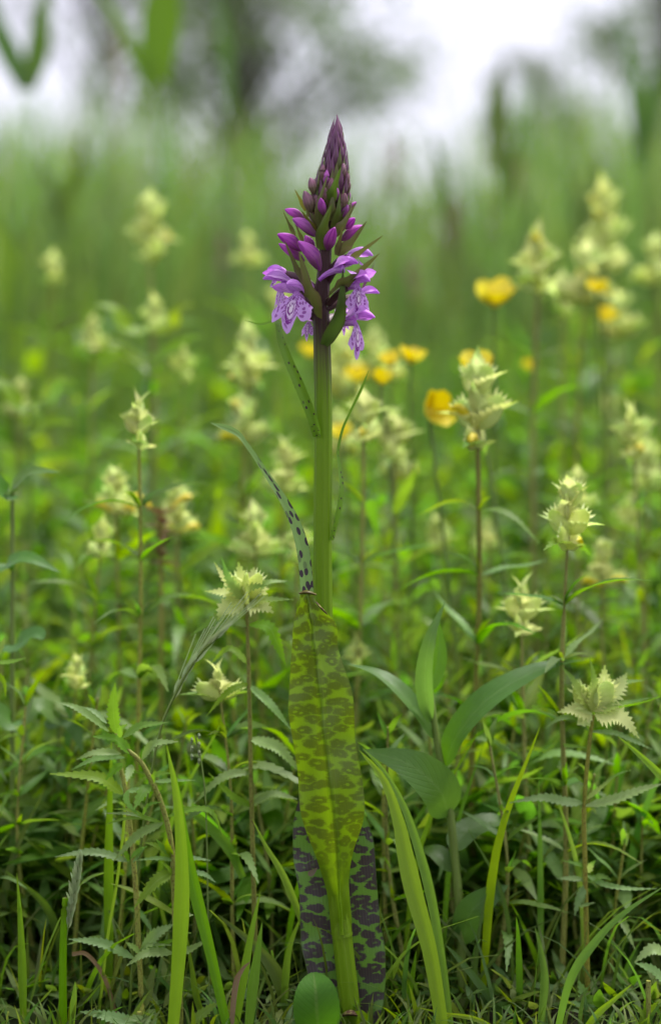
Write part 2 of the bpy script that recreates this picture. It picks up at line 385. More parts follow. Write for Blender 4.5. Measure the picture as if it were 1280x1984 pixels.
# ------------------------------------------------------------ far trees
def tree(px, D, top, crown_c, crown_r, nleaf, mat, label, trunk_r, seed, leaf=.07, clump=26, low=0.0):
    rd = random.Random(seed); dy = D - D0
    base = Vector((wx(px, dy), dy, -.05))
    t = thing('broadleaf_tree', base, label, 'tree', 'trees beyond the reeds')
    cc = Vector((wx(crown_c[0], dy), dy, hgt(crown_c[1], dy))); cr = Vector(crown_r)
    mb = MB()
    tip = Vector((base.x + rd.uniform(-.2, .2), base.y, top))
    mb.tube([base, lerp(base, tip, .35) + Vector((.06, 0, 0)), lerp(base, tip, .7) + Vector((-.07, .1, 0)), tip], lambda q: trunk_r * (1 - q) ** .8 + .012, 14, 10)
    cl = []
    for i in range(clump):
        while True:
            q = Vector((rd.uniform(-1, 1), rd.uniform(-1, 1), rd.uniform(-1, 1)))
            if .25 < q.length < 1: break
        c = cc + Vector((q.x * cr.x, q.y * cr.y, q.z * cr.z)); cl.append(c)
        f = min(.92, max(.3, (c.z - .5) / top * .85)); st = lerp(base, tip, f)
        mb.tube([st, lerp(st, c, .5) + Vector((0, 0, .12)), c], lambda q, r=trunk_r * (1 - f) * .45 + .01: r * (1 - q * .85), 5, 5)
    mb.build('trunk', M['bark'], t)
    lv = []; 
    c = np.array([cl[rd.randrange(len(cl))] for _ in range(nleaf)])
    g = np.random.default_rng(seed)
    p = c + g.normal(0, 1, (nleaf, 3)) * np.array([cr.x, cr.y, cr.z]) * np.array([.15, .15, .07])
    d = g.normal(0, 1, (nleaf, 3)); d[:, 2] -= .5; d /= np.linalg.norm(d, axis=1)[:, None]
    e = np.cross(d, g.normal(0, 1, (nleaf, 3))); e /= np.linalg.norm(e, axis=1)[:, None]
    L = leaf * g.uniform(.6, 1.4, nleaf)[:, None]
    V = np.stack([p, p + d * L * .5 + e * L * .32, p + d * L, p + d * L * .5 - e * L * .32], 1).reshape(-1, 3)
    obj('crown', np_mesh('crown', V, np.arange(nleaf * 4).reshape(-1, 4), np.tile([[.5, 0], [1, .5], [.5, 1], [0, .5]], (nleaf, 1)), mat), t)
def np_mesh(name, V, F, UV, mat):
    me = bpy.data.meshes.new(name); nf, k = F.shape
    me.vertices.add(len(V)); me.vertices.foreach_set('co', V.astype(np.float32).ravel())
    me.loops.add(nf * k); me.loops.foreach_set('vertex_index', F.astype(np.int32).ravel())
    me.polygons.add(nf); me.polygons.foreach_set('loop_start', np.arange(0, nf * k, k, dtype=np.int32)); me.polygons.foreach_set('loop_total', np.full(nf, k, dtype=np.int32))
    me.update(calc_edges=True)
    uvl = me.uv_layers.new(name='UVMap'); uvl.data.foreach_set('uv', UV[F.ravel()].astype(np.float32).ravel())
    me.polygons.foreach_set('use_smooth', np.ones(nf, bool)); me.materials.append(mat); me.update(); return me
tree(482, 16, 8.5, (500, -60), (1.6, 1.2, 2.2), 5200, M['tree_leaf'], 'slender grey-trunked tree with an open airy crown beyond the reeds', .14, 3, .1, 44)
tree(1290, 15, 8.0, (1310, 120), (1.05, 1.0, 2.1), 7000, M['tree_leaf'], 'dense green leafy tree with foliage down to the reeds, beside the bush', .12, 5, .09, 46)
tree(1040, 20, 5.2, (1045, 225), (.75, .7, .85), 3000, M['tree_leaf_grey'], 'small rounded grey-green bush between the dense tree and the open sky', .06, 8, .07, 24)
tree(190, 22, 10.5, (200, -170), (1.9, 1.2, 1.7), 3600, M['tree_leaf_grey'], 'tall pale tree far off whose crown hangs high above the reed tops', .1, 11, .1, 30)

# ------------------------------------------------------------ reed stand and meadow grass (numpy blades)
def blades(name, base, height, width, lean, bend, mat, n=6, seed=1):
    g = np.random.default_rng(seed); k = len(base); t = np.linspace(0, 1, n + 1)
    az = g.uniform(0, 2 * np.pi, k); dirv = np.stack([np.cos(az), np.sin(az)], 1)
    fz = g.uniform(0, 2 * np.pi, k); side = np.stack([np.cos(fz), np.sin(fz)], 1)
    out = (lean[:, None] * t + bend[:, None] * t ** 3) * height[:, None]
    z = height[:, None] * (t - .35 * np.clip(bend, 0, 1)[:, None] * t ** 4)
    C = np.stack([base[:, 0:1] + dirv[:, 0:1] * out, base[:, 1:2] + dirv[:, 1:2] * out, base[:, 2:3] + z], 2)
    w = width[:, None] * np.minimum(1, .6 + t * 1.5) * np.clip((1 - t) * 1.8, 0.01, 1) ** .8 * .5
    S = np.stack([side[:, 0:1] * w, side[:, 1:2] * w, 0 * w], 2)
    V = np.stack([C - S, C + S], 2).reshape(-1, 3)
    uv = np.stack([np.tile([0, 1], (n + 1)), np.repeat(t, 2)], 1); UV = np.tile(uv, (k, 1))
    q = np.arange(n)[:, None] * 2 + np.array([0, 1, 3, 2]); F = (np.arange(k)[:, None, None] * (2 * (n + 1)) + q).reshape(-1, 4)
    return obj(name, np_mesh(name, V, F, UV, mat))
TOP = [(-600, 130), (0, 150), (250, 130), (330, 180), (480, 170), (640, 200), (720, 270), (820, 320), (900, 270), (960, 140), (1060, 160), (1180, 120), (1280, 90), (1900, 110)]
def top_py(px): return interp(TOP, px)
k = 5200
d = rng.uniform(1.9, 4.6, k) ; px = rng.uniform(-500, 1780, k)
s = (D0 + d) / D0; bx = (px - 640) * PX * s
tp = np.array([top_py(p) for p in px]) + rng.gamma(1.3, 130, k) - 90
h = np.maximum(.25, ZC + (HY - tp) * PX * s * .95)
o = blades('reed_stand', np.stack([bx, d, np.full(k, -.01)], 1), h, rng.uniform(.007, .02, k), rng.uniform(0, .12, k), rng.uniform(0, .3, k), M['reed'], 7, 4)
tag(o, 'tall blue-green reeds massed behind the flowering meadow', 'reeds', kind='stuff')
k = 4200
d = rng.uniform(.12, 1.4, k) ** 1.0; px = rng.uniform(-350, 1630, k); s = (D0 + d) / D0
h = (.05 + .15 * np.clip(d / 1.3, 0, 1)) * rng.uniform(.5, 1.6, k)
o = blades('meadow_grass', np.stack([(px - 640) * PX * s, d, np.full(k, -.01)], 1), h, rng.uniform(.0018, .0055, k), rng.uniform(0, .5, k), rng.uniform(0, .8, k), M['grass_dull'], 6, 5)
tag(o, 'short mixed green grass filling the gaps between the meadow plants', 'grass', kind='stuff')

def herbage(name, k, seed, mat, d0, d1, hfun, L0, L1, W=.12, n=4, pw=1.0):
    g = np.random.default_rng(seed); d = d0 + (d1 - d0) * g.random(k) ** pw; px = g.uniform(-380, 1660, k); s = (D0 + d) / D0
    z = hfun(d) * g.random(k) ** .8; L = g.uniform(L0, L1, k); az = g.uniform(0, 2 * np.pi, k); pt = g.uniform(-.15, 1.0, k); dr = g.uniform(0, .7, k)
    t = np.linspace(0, 1, n + 1); F_ = np.stack([np.cos(az), np.sin(az)], 1); tw = g.uniform(-.5, .5, k)
    out = L[:, None] * np.cos(pt)[:, None] * t; up = L[:, None] * (np.sin(pt)[:, None] * t - dr[:, None] * t ** 2 * .5)
    C = np.stack([((px - 640) * PX * s)[:, None] + F_[:, :1] * out, d[:, None] + F_[:, 1:] * out, z[:, None] + up], 2)
    w = L[:, None] * W * np.maximum(np.sin(np.pi * t ** .65), .06)
    S = np.stack([-F_[:, 1:] * w * np.cos(tw)[:, None], F_[:, :1] * w * np.cos(tw)[:, None], np.sin(tw)[:, None] * w], 2)
    V = np.stack([C - S, C + S], 2).reshape(-1, 3); UV = np.tile(np.stack([np.tile([0, 1], (n + 1)), np.repeat(t, 2)], 1), (k, 1))
    q = np.arange(n)[:, None] * 2 + np.array([0, 1, 3, 2]); F = (np.arange(k)[:, None, None] * (2 * (n + 1)) + q).reshape(-1, 4)
    return obj(name, np_mesh(name, V, F, UV, mat))
k = 3600
d = rng.uniform(1.0, 2.4, k); px = rng.uniform(-450, 1730, k); s = (D0 + d) / D0
tag(blades('tall_grass', np.stack([(px - 640) * PX * s, d, np.full(k, -.01)], 1), rng.uniform(.25, .55, k) * (.75 + .2 * d), rng.uniform(.004, .011, k), rng.uniform(0, .3, k), rng.uniform(0, .6, k), M['reed_dark'], 7, 25), 'tall dark green grass between the flowering meadow and the reeds', 'grass', kind='stuff')
tag(herbage('meadow_herbage', 17000, 21, M['shoot'], .08, 1.1, lambda d: .055 + .23 * np.clip(d / .9, 0, 1), .022, .055), 'mass of small green leaves between the stems of the meadow plants', 'leaves', kind='stuff')
tag(herbage('pale_herbage', 4000, 22, M['shoot_pale'], .07, .9, lambda d: .04 + .2 * np.clip(d / .9, 0, 1), .022, .042), 'scattered pale grey-green leaves between the stems of the meadow plants', 'leaves', kind='stuff')
tag(herbage('ground_cover', 8500, 23, M['grass_dull'], .014, .5, lambda d: .004 + .03 * d, .012, .026, .12), 'low leafy cover hiding the soil around the orchid', 'leaves', kind='stuff')
k = 2100
d = np.concatenate([rng.uniform(.012, .35, 1400), rng.uniform(-.04, .012, 700)]); px = rng.uniform(-350, 1630, k); s = (D0 + d) / D0
tag(blades('short_grass', np.stack([(px - 640) * PX * s, d, np.full(k, -.01)], 1), np.where(d > .012, rng.uniform(.025, .075, k), rng.uniform(.006, .02, k)) + .01 + .1 * np.clip(d, 0, 1), rng.uniform(.0014, .0036, k), rng.uniform(0, .5, k), rng.uniform(0, .8, k), M['grass_dull'], 6, 15), 'short fresh grass around the foot of the orchid', 'grass', kind='stuff')

def reed(px, D, top, leaves, label, mat='reed_dark', r=.003):
    dy = D - D0; b = Vector((wx(px, dy), dy, -.01)); h = hgt(top, dy)
    t = thing('reed', b, label, 'reed', 'single reeds rising from the stand')
    mb = MB(); mb.tube([b, b + Vector((.01, 0, h * .5)), b + Vector((0, 0, h * .97))], lambda q: r * (1 - .5 * q), 8, 6); mb.build('stem', M['stem_green'], t)
    for pts, w in leaves:
        m = MB(); c = [P(x, y, dy + .01 * i) for i, (x, y) in enumerate(pts)]; ss = (D0 + dy) / D0
        m.ribbon(c, lambda q: bladew(w * PX * ss * .5, q), (.2, -1, .3), 12, 1, .25); m.build('leaf', M[mat], t)
reed(52, 2.2, 165, [([(52, 175), (20, 110), (-18, 20), (-30, -60)], 48), ([(52, 175), (72, 110), (84, 20), (95, -80)], 48)], 'reed whose two leaves part in a V against the pale sky')
reed(300, 2.1, 60, [([(300, 160), (310, 60), (318, -30), (322, -130)], 78), ([(300, 200), (270, 120), (215, 20), (170, -30)], 30)], 'reed with one very broad upright green leaf', 'grass')
reed(440, 2.4, 150, [([(446, 230), (440, 130), (428, 30), (410, -60)], 26)], 'reed in front of the grey tree trunk')
reed(968, 2.3, 260, [([(965, 330), (962, 240), (966, 170), (972, 120)], 46), ([(965, 420), (985, 330), (1005, 250)], 26)], 'upright reed standing at the edge of the open sky')
reed(845, 2.2, 400, [([(880, 520), (868, 420), (850, 330), (835, 250)], 30)], 'leaning reed in the gap of bright sky')
reed(1245, 2.6, 120, [([(1245, 330), (1235, 220), (1220, 120), (1190, 20)], 40), ([(1245, 300), (1262, 200), (1275, 90)], 36)], 'reed in front of the dense green tree')
reed(120, 2.5, 330, [([(120, 470), (105, 380), (70, 300)], 34), ([(120, 430), (150, 330), (165, 240)], 30)], 'reed with two short spreading leaves below the V-leaved reed')
reed(20, 1.5, 560, [([(30, 700), (26, 580), (14, 480), (-12, 400)], 46), ([(30, 640), (45, 540), (52, 440)], 36)], 'reed with bright yellow-green leaves beside the meadow flowers', 'grass')
reed(1130, 2.4, 330, [([(1130, 560), (1120, 420), (1095, 310)], 34), ([(1130, 500), (1150, 380), (1160, 290)], 30)], 'reed below the rounded bush')
def panicle(x, y, D, h, label):
    dy = D - D0; top = P(x, y, dy); b = Vector((top.x + .03, dy, -.01)); s = (D0 + dy) / D0
    t = thing('grass_panicle', b, label, 'grass', 'brown grass panicles'); mb = MB()
    mb.tube([b, lerp(b, top, .6) + Vector((-.01, 0, 0)), top], lambda q: .0012, 8, 5); mb.build('stem', M['stem_brown'], t)
    for i in range(26):
        q = i / 26; a = random.uniform(0, 6.28); c = top - Vector((0, 0, h * PX * s * q)); r = h * PX * s * (.06 + .16 * math.sin(math.pi * min(1, q * .9 + .1)))
        e = c + Vector((math.cos(a) * r, math.sin(a) * r, r * .9)); m = MB()
        m.ribbon([c, lerp(c, e, .5), e], lambda z: lance(.0022, z), (math.sin(a), -.6, .3), 4, 1, .3); m.build('spikelet', M['panicle'], t)
panicle(228, 60, 2.2, 140, 'pinkish brown grass panicle beside the broad-leaved reed')
panicle(760, 270, 2.3, 120, 'pinkish brown grass panicle in front of the bright sky gap')
panicle(878, 395, 2.2, 110, 'pinkish brown grass panicle beside the leaning reed')
panicle(425, 455, 2.1, 90, 'low pinkish brown grass panicle in front of the reeds near the orchid spike')
panicle(800, 500, 1.9, 90, 'low pinkish brown grass panicle between the orchid spike and the buttercups')
panicle(1000, 300, 2.6, 90, 'pinkish brown grass panicle in front of the rounded bush')

# ------------------------------------------------------------ shared plant pieces (unit length along +X, upper side +Z)
def unit_leaf(name, mat, droop, W, teeth=.3, nt=11, fold=.22, p=.62, n=10):
    m = MB(); m.ribbon([(0, 0, 0), (.35, 0, .05 - droop * .06), (.7, 0, .03 - droop * .3), (1, 0, -droop * .72)], lambda t: lance(W, t, p), (0, 0, 1), n, 1, fold, 0, teeth, nt, .08); return m.mesh(name, mat)
TL = [unit_leaf('leaf', M['shoot'], dr, W) for dr, W in ((0, .1), (.3, .11), (.6, .1), (-.25, .1), (.9, .12))]
TLP = [unit_leaf('leaf', M['shoot_pale'], dr, W) for dr, W in ((0, .1), (.35, .11), (.7, .1), (-.2, .1))]
TLF = [unit_leaf('leaf', M['shoot'], dr, W, 0, 0, .25, .6, 5) for dr, W in ((0, .12), (.4, .13), (.8, .12))]
def bract_mesh(mat, W, nt, droop, acum=1.0):
    m = MB()
    def w(t): return W * (min(1, (t / .22)) ** .6) * ((1 - t) ** (1.25 * acum)) * 1.35 + .004
    m.ribbon([(0, 0, 0), (.3, 0, .03), (.65, 0, .04 - droop * .15), (1, 0, -droop * .45)], w, (0, 0, 1), 10, 1, .35, 0, .42, nt, .1); return m.mesh('bract', mat)
BR = [bract_mesh(M['bract'], .5, 9, dr) for dr in (-.3, .1, .5)]
BRG = [bract_mesh(M['bract_green'], .3, 9, dr) for dr in (-.2, .2, .6)]
def calyx_mesh():
    m = MB(); m.tube([(0, 0, 0), (.3, 0, .02), (.65, 0, .02), (1, 0, 0)], lambda t: .33 * math.sin(math.pi * (t * .86 + .05)) ** .8, 8, 8, 0, 0, .4)
    for a in (-.22, -.07, .07, .22): m.ribbon([(.9, a * .6, 0), (1.02, a, 0), (1.16, a * 1.15, 0)], lambda t: .06 * (1 - t) + .002, (0, 0, 1), 3, 1)
    return m.mesh('calyx', M['calyx'])
CA = calyx_mesh()
def corolla_mesh():
    m = MB(); m.tube([(0, 0, 0), (.5, 0, .06), (.85, 0, .02), (1.0, 0, -.16)], lambda t: .1 + .09 * math.sin(math.pi * t) ** 2 if t < .9 else .07, 8, 7, 0, 0, .8)
    m.ribbon([(.55, 0, -.06), (.75, 0, -.16), (.95, 0, -.3)], lambda t: .13 * math.sin(math.pi * (t * .8 + .15)), (0, 0, 1), 5, 1, .2); return m.mesh('corolla', M['corolla'])
CO = corolla_mesh()

def path_at(pts, t):
    x = t * (len(pts) - 1); j = min(int(x), len(pts) - 2); return lerp(pts[j], pts[j + 1], x - j)
def rattle(px, py, dy, scale, label, group, pairs=4, leaves=4, nflower=2, seed=0, lean=0, leaf_len=.04, base_px=None, spread=1.0, mat='stem', stem_r=.0011, ctrl=None, axil=True):
    """yellow rattle: px,py = middle of the flower head"""
    scale *= 1.0 if dy < .12 else .86
    rd = random.Random(seed * 77 + 5); HL = .012 * scale * pairs * .44
    top = P(px, py, dy) - Vector((0, 0, HL * .55))
    bx = wx(base_px, dy) if base_px is not None else top.x + rd.uniform(-.02, .02)
    b = Vector((bx, dy + rd.uniform(-.005, .005), -.008))
    t = thing('yellow_rattle', b, label, 'wildflower', group)
    if ctrl: cp = [b] + [P(x, y, dy) for x, y in ctrl] + [top]
    else: cp = [b, lerp(b, top, .35) + Vector((rd.uniform(-.006, .006), 0, 0)), lerp(b, top, .7) + Vector((rd.uniform(-.005, .005), 0, 0)), top]
    sp = spline(cp, 24); axis = (sp[-1] - sp[-3]).normalized()
    tip = top + axis * HL
    mb = MB(); mb.tube(cp + [tip], lambda q: stem_r * scale * (1.25 - .6 * q), 26, 6, 4, .12); mb.build('stem', M[mat], t)
    a0 = rd.uniform(0, 6.28)
    for i in range(leaves):
        q = .25 + .68 * (i + .5) / leaves; p = path_at(sp, q) - b
        for s_ in (0, 1):
            az = a0 + i * 1.571 + s_ * math.pi + rd.uniform(-.3, .3); L = leaf_len * rd.uniform(.6, 1.15) * (1.1 - .35 * abs(q - .5))
            obj('leaf', rd.choice(TL if rd.random() < .6 else TLP), t, place(p, az, R(rd.uniform(0, 38)), rd.uniform(-.3, .3), L))
            if axil:
                for z in range(2): obj('leaf', rd.choice(TL), t, place(p, az + rd.uniform(-.7, .7), R(rd.uniform(25, 70)), rd.uniform(-.4, .4), L * rd.uniform(.25, .5)))
    q0 = top - b; a1 = rd.uniform(0, 3.14)
    for i in range(pairs):
        f = i / max(1, pairs - 1); p = q0 + axis * HL * f
        for s_ in (0, 1):
            az = a1 + i * 1.571 + s_ * math.pi + rd.uniform(-.2, .2); L = .0215 * scale * (1 - .3 * f) * rd.uniform(.85, 1.15)
            pitch = R(lerp(12, 72, f ** .8) / spread + rd.uniform(-8, 8))
            me = rd.choice(BRG if (i == 0 and rd.random() < .7) else BR)
            obj('bract', me, t, place(p, az, pitch, rd.uniform(-.25, .25), L * (1.25 if me in BRG else 1)))
            if f < .95: obj('calyx', CA, t, place(p + axis * .002, az + rd.uniform(-.15, .15), pitch + R(14), R(90) + rd.uniform(-.3, .3), L * .75))
            if nflower > 0 and i < pairs - 1 and rd.random() < .6:
                nflower -= 1; obj('corolla', CO, t, place(p + axis * .002, az, pitch + R(8), rd.uniform(-.3, .3), L * .72))
    return t

def shoot(px, dy, h, seed, label, group, parts=True, lean=.1, leafL=.03, pale=.4):
    rd = random.Random(seed); b = Vector((wx(px, dy), dy, -.008)); az0 = rd.uniform(0, 6.28)
    top = b + Vector((math.cos(az0) * lean * h, math.sin(az0) * lean * h, h)); mid = lerp(b, top, .5) + Vector((rd.uniform(-.01, .01), rd.uniform(-.01, .01), 0))
    sp = spline([b, mid, top], 16); t = thing('leafy_shoot', b, label, 'plant', group)
    mb = MB(); mb.tube([b, mid, top], lambda q: .0013 * (1.2 - .7 * q), 10, 5); mb.build('stem', M['stem'], t)
    n = max(4, int(h / .018)); n = min(n, 9)
    for i in range(n):
        q = .2 + .8 * (i + .6) / n; p = path_at(sp, min(1, q)) - b; f = i / (n - 1)
        for s_ in (0, 1):
            az = az0 + i * 1.571 + s_ * math.pi + rd.uniform(-.35, .35); L = leafL * (1.1 - .45 * f) * rd.uniform(.7, 1.2)
            obj('leaf', rd.choice(TLP if rd.random() < pale else TL), t, place(p, az, R(lerp(2, 58, f ** 1.5) + rd.uniform(-10, 14)), rd.uniform(-.4, .4), L))
            if parts and rd.random() < .8: obj('leaf', rd.choice(TL), t, place(p, az + rd.uniform(-.8, .8), R(rd.uniform(25, 75)), rd.uniform(-.4, .4), L * rd.uniform(.3, .5)))
    return t

# far shoots: one mesh each, several kinds shared
def far_shoot_mesh(seed, mat):
    rd = random.Random(seed); m = MB(); n = 11
    m.tube([(0, 0, 0), (rd.uniform(-.03, .03), .02, .5), (0, 0, 1)], lambda q: .006, 4, 4)
    for i in range(n):
        z = .12 + .86 * (i + .5) / n; f = i / n
        for s_ in (0, 1):
            for z_ in range(2):
                az = i * 1.571 + s_ * math.pi + rd.uniform(-.5, .5); L = .17 * (1.15 - .4 * f) * rd.uniform(.6, 1.3) * (1 if z_ == 0 else .5); pt = R(lerp(0, 55, f) + rd.uniform(-12, 18) + 25 * z_)
                mt = place(Vector((0, 0, z)), az, pt, rd.uniform(-.4, .4), L)
                bm_ = TLF[rd.randrange(3)]; b0 = len(m.v)
                m.v += [tuple(mt @ v.co) for v in bm_.vertices]; m.f += [tuple(b0 + j for j in p.vertices) for p in bm_.polygons]
                tmp = [(0, 0)] * len(bm_.vertices)
                for lp, uvd in zip(bm_.loops, bm_.uv_layers[0].data): tmp[lp.vertex_index] = tuple(uvd.uv)
                m.uv += tmp
    return m.mesh('bushy_herb', mat)
FS = [far_shoot_mesh(i, M['shoot' if i % 3 else 'broad']) for i in range(6)]

# ------------------------------------------------------------ undergrowth
SG = 'leafy shoots in the undergrowth'
NEARL = 'low leafy shoot with paired narrow toothed leaves in the undergrowth close behind the orchid'
cnt = 0
for i in range(150):
    dy = .05 + .33 * (i / 150) ** 1.0; px_ = (i * 0.6180339 % 1) * 1560 - 140 + random.uniform(-30, 30)
    h = random.uniform(.06, .14) + .3 * dy
    shoot(px_, dy, h, 100 + i, NEARL, SG, parts=dy < .22, leafL=random.uniform(.024, .036))
FARL = 'bushy green herb in the thick of the meadow, well behind the orchid'
for i in range(290):
    q = i / 290; dy = .3 + 1.6 * q ** 1.15; px_ = (i * 0.6180339 % 1) * 1900 - 310 + random.uniform(-30, 30)
    h = (.16 + .2 * min(1, (dy - .3) / .9)) * random.uniform(.7, 1.3)
    o = obj('bushy_herb', FS[i % 6]); o.location = (wx(px_, dy), dy, -.01); o.scale = (h * 1.15, h * 1.15, h); o.rotation_euler = (random.uniform(-.12, .12), random.uniform(-.12, .12), random.uniform(0, 6.28))
    tag(o, FARL, 'plant', 'bushy shoots in the meadow')

# ------------------------------------------------------------ yellow rattle in flower
G = 'yellow rattle in flower'
specific = [  # px, py, dy, scale, pairs, leaves, flowers, base_px, label
    (1098, 1010, .055, 1.05, 5, 3, 1, 1085, 'yellow rattle with a tall pointed pale head beside the arching broad leaf'),
    (925, 800, .11, 1.35, 5, 3, 2, 925, 'yellow rattle with a broad pale head right under two bright buttercups'),
    (270, 832, .10, .95, 4, 4, 0, 255, 'yellow rattle with a small upright green-tipped head on a long bare stem'),
    (1040, 520, .33, 1.7, 4, 4, 2, 1035, 'tall yellow rattle with pale head beside the highest buttercup'),
    (292, 455, .5, 1.75, 5, 4, 3, 290, 'tallest pale yellow rattle standing alone in front of the reeds'),
    (1170, 455, .52, 2.1, 5, 4, 4, 1180, 'tall bushy yellow rattle in front of the reeds by the dense tree'),
    (480, 705, .3, 1.35, 5, 4, 2, 475, 'yellow rattle in bloom beside the slim leaf under the orchid flowers'),
    (1228, 850, .22, 1.25, 4, 4, 2, 1235, 'yellow rattle with yellow blooms beside the tall pointed rattle'),
    (550, 915, .24, 1.15, 5, 4, 0, 552, 'plain pale yellow rattle head close behind the orchid stem'),
    (225, 965, .2, 1.1, 4, 4, 2, 230, 'yellow rattle beside the brown withered head'),
]
for i, (x, y, dy, sc, pr, lv, nf, bp, lab) in enumerate(specific):
    rattle(x, y, dy, sc, lab, G, pr, lv + 2, nf, 300 + i, base_px=bp, leaf_len=.048, axil=dy < .25, mat='stem_brown' if i < 2 else 'stem')
many = [(195, 1055, .17, 1.0, 0), (495, 1045, .18, 1.15, 0), (470, 825, .28, 1.2, 3), (1130, 545, .4, 1.6, 3), (300, 620, .42, 1.0, 0), (180, 655, .45, 1.0, 0), (102, 530, .6, 1.1, 0),
        (482, 492, .7, 1.1, 0), (355, 715, .4, 1.0, 0), (705, 825, .16, 1.25, 2), (762, 855, .24, 1.3, 1), (660, 720, .45, 1.7, 4), (575, 1070, .16, 1.0, 0), (1165, 1105, .2, 1.1, 2), (1010, 1190, .1, 1.0, 0), (428, 1335, .05, .75, 0),
        (148, 1312, .12, .7, 0), (690, 1275, .16, .8, 0), (945, 1050, .3, .9, 0), (850, 1045, .3, .9, 0), (345, 1000, .22, 1.15, 2), (545, 595, .6, 1.3, 0), (1272, 515, .55, 1.4, 0), (1200, 620, .5, 1.4, 3), (1088, 585, .42, 1.3, 2),
        (1118, 960, .2, .95, 0), (1255, 915, .3, 1.2, 0), (730, 700, .5, 1.5, 3), (40, 780, .45, 1.0, 0), (1175, 790, .6, .9, 0), (770, 905, .3, 1.0, 1), (660, 850, .35, 1.2, 2), (1215, 1000, .35, .9, 0), (-70, 620, .5, 1.2, 1), (1360, 700, .4, 1.2, 1)]
own = {0: 'squat pale rattle head just below the rattle beside the brown withered head', 1: 'pale rattle head beside the purple-dotted leaf tip of the orchid', 2: 'rattle with several yellow blooms below the one beside the slim orchid leaf',
       3: 'pale rattle head next to the tall rattle by the highest buttercup', 4: 'small pale rattle head above the lush light green herb', 5: 'small pale rattle head beside the lush light green herb', 6: 'small round pale rattle head in front of the reeds beside the tallest rattle',
       7: 'small pale rattle head in front of the reeds between tallest rattle and orchid', 8: 'small pale rattle head between the lush herb and the orchid stem', 9: 'pale rattle head behind the slim leaf on the orchid stem, with blooms', 10: 'pale rattle head beside the nodding buttercup',
       11: 'large rattle head full of yellow blooms right behind the orchid stem under its flowers', 12: 'pale rattle head behind the pinched fold of the orchid leaf', 13: 'rattle with yellow blooms below the tall pointed head', 14: 'pale rattle head above the arching broad leaf', 15: 'little pale rattle head under the splayed rattle by the awned grass',
       16: 'little pale rattle head above the forked toothed plant', 17: 'little pale rattle head above the broad leaf that touches the orchid leaf', 20: 'rattle with yellow blooms right behind the brown withered head', 23: 'rattle with yellow blooms below the bushy rattle by the dense tree', 25: 'plain pale rattle head right behind the tall pointed head'}
for i, (x, y, dy, sc, nf) in enumerate(many):
    rattle(x, y, dy, sc, own.get(i, 'pale yellow rattle head half lost among the leafy shoots of the far meadow'), G, 3 + (i % 3 > 0) + (sc > 1.4), 5, nf, 400 + i, leaf_len=.05, axil=dy < .2, mat='stem')

# two near heads with every bract placed
def px_plant(t, org, sc, dy, table, mats, teeth=.35, name='leaf'):
    """table rows: ([z points], width, material key, depth slope)"""
    for pts, w, mk, *rest in table:
        dz = rest[0] if rest else 0.0; dd = rest[1] if len(rest) > 1 else 0.0
        n = len(pts) - 1
        c = [P(org[0] + x * sc, org[1] + y * sc, dy + dd + dz * (i / n)) for i, (x, y) in enumerate(pts)]
        L = sum((b - a).length for a, b in zip(c, c[1:])); W = w * sc * PX * .54
        dirx = (c[-1] - c[0]).normalized()
        N = Vector((-.35 * dirx.x, -.8, .75 if abs(dirx.x) > abs(dirx.z) * .6 else .15))
        m = MB(); nt = max(6, min(13, int(L / .0021)))
        if mk.startswith('bract'): wf = lambda q, W=W: W * 1.5 * (min(1, q / .2) ** .6) * (1 - q) ** 1.15 + .0001
        else: wf = lambda q, W=W: lance(W, q, .62)
        m.ribbon(c, wf, N, 10, 1, .28 if mk[0] != 'b' else .2, 0, teeth if mk[0] != 'b' else .45, nt, .1)
        m.build('bract' if mk.startswith('bract') else name, M[mk], t)
def near_rattle(base_px, dy, stem, label, leaf_tab, lorg, lsc, head_tab, horg, hsc, seed, calyx_at):
    b = Vector((wx(base_px, dy), dy, -.008)); t = thing('yellow_rattle', b, label, 'wildflower', G)
    m = MB(); m.tube([b] + [P(x, y, dy) for x, y in stem], lambda q: .0011 * (1.25 - .4 * q), 24, 7, 4, .12); m.build('stem', M['stem_brown'], t)
    px_plant(t, horg, hsc, dy, head_tab, M); px_plant(t, lorg, lsc, dy, leaf_tab, M)
    rd = random.Random(seed)
    for x, y, az, pt, s_ in calyx_at: obj('calyx', CA, t, place(P(x, y, dy + .002) - b, R(az), R(pt), R(90) + rd.uniform(-.4, .4), s_))
    return t
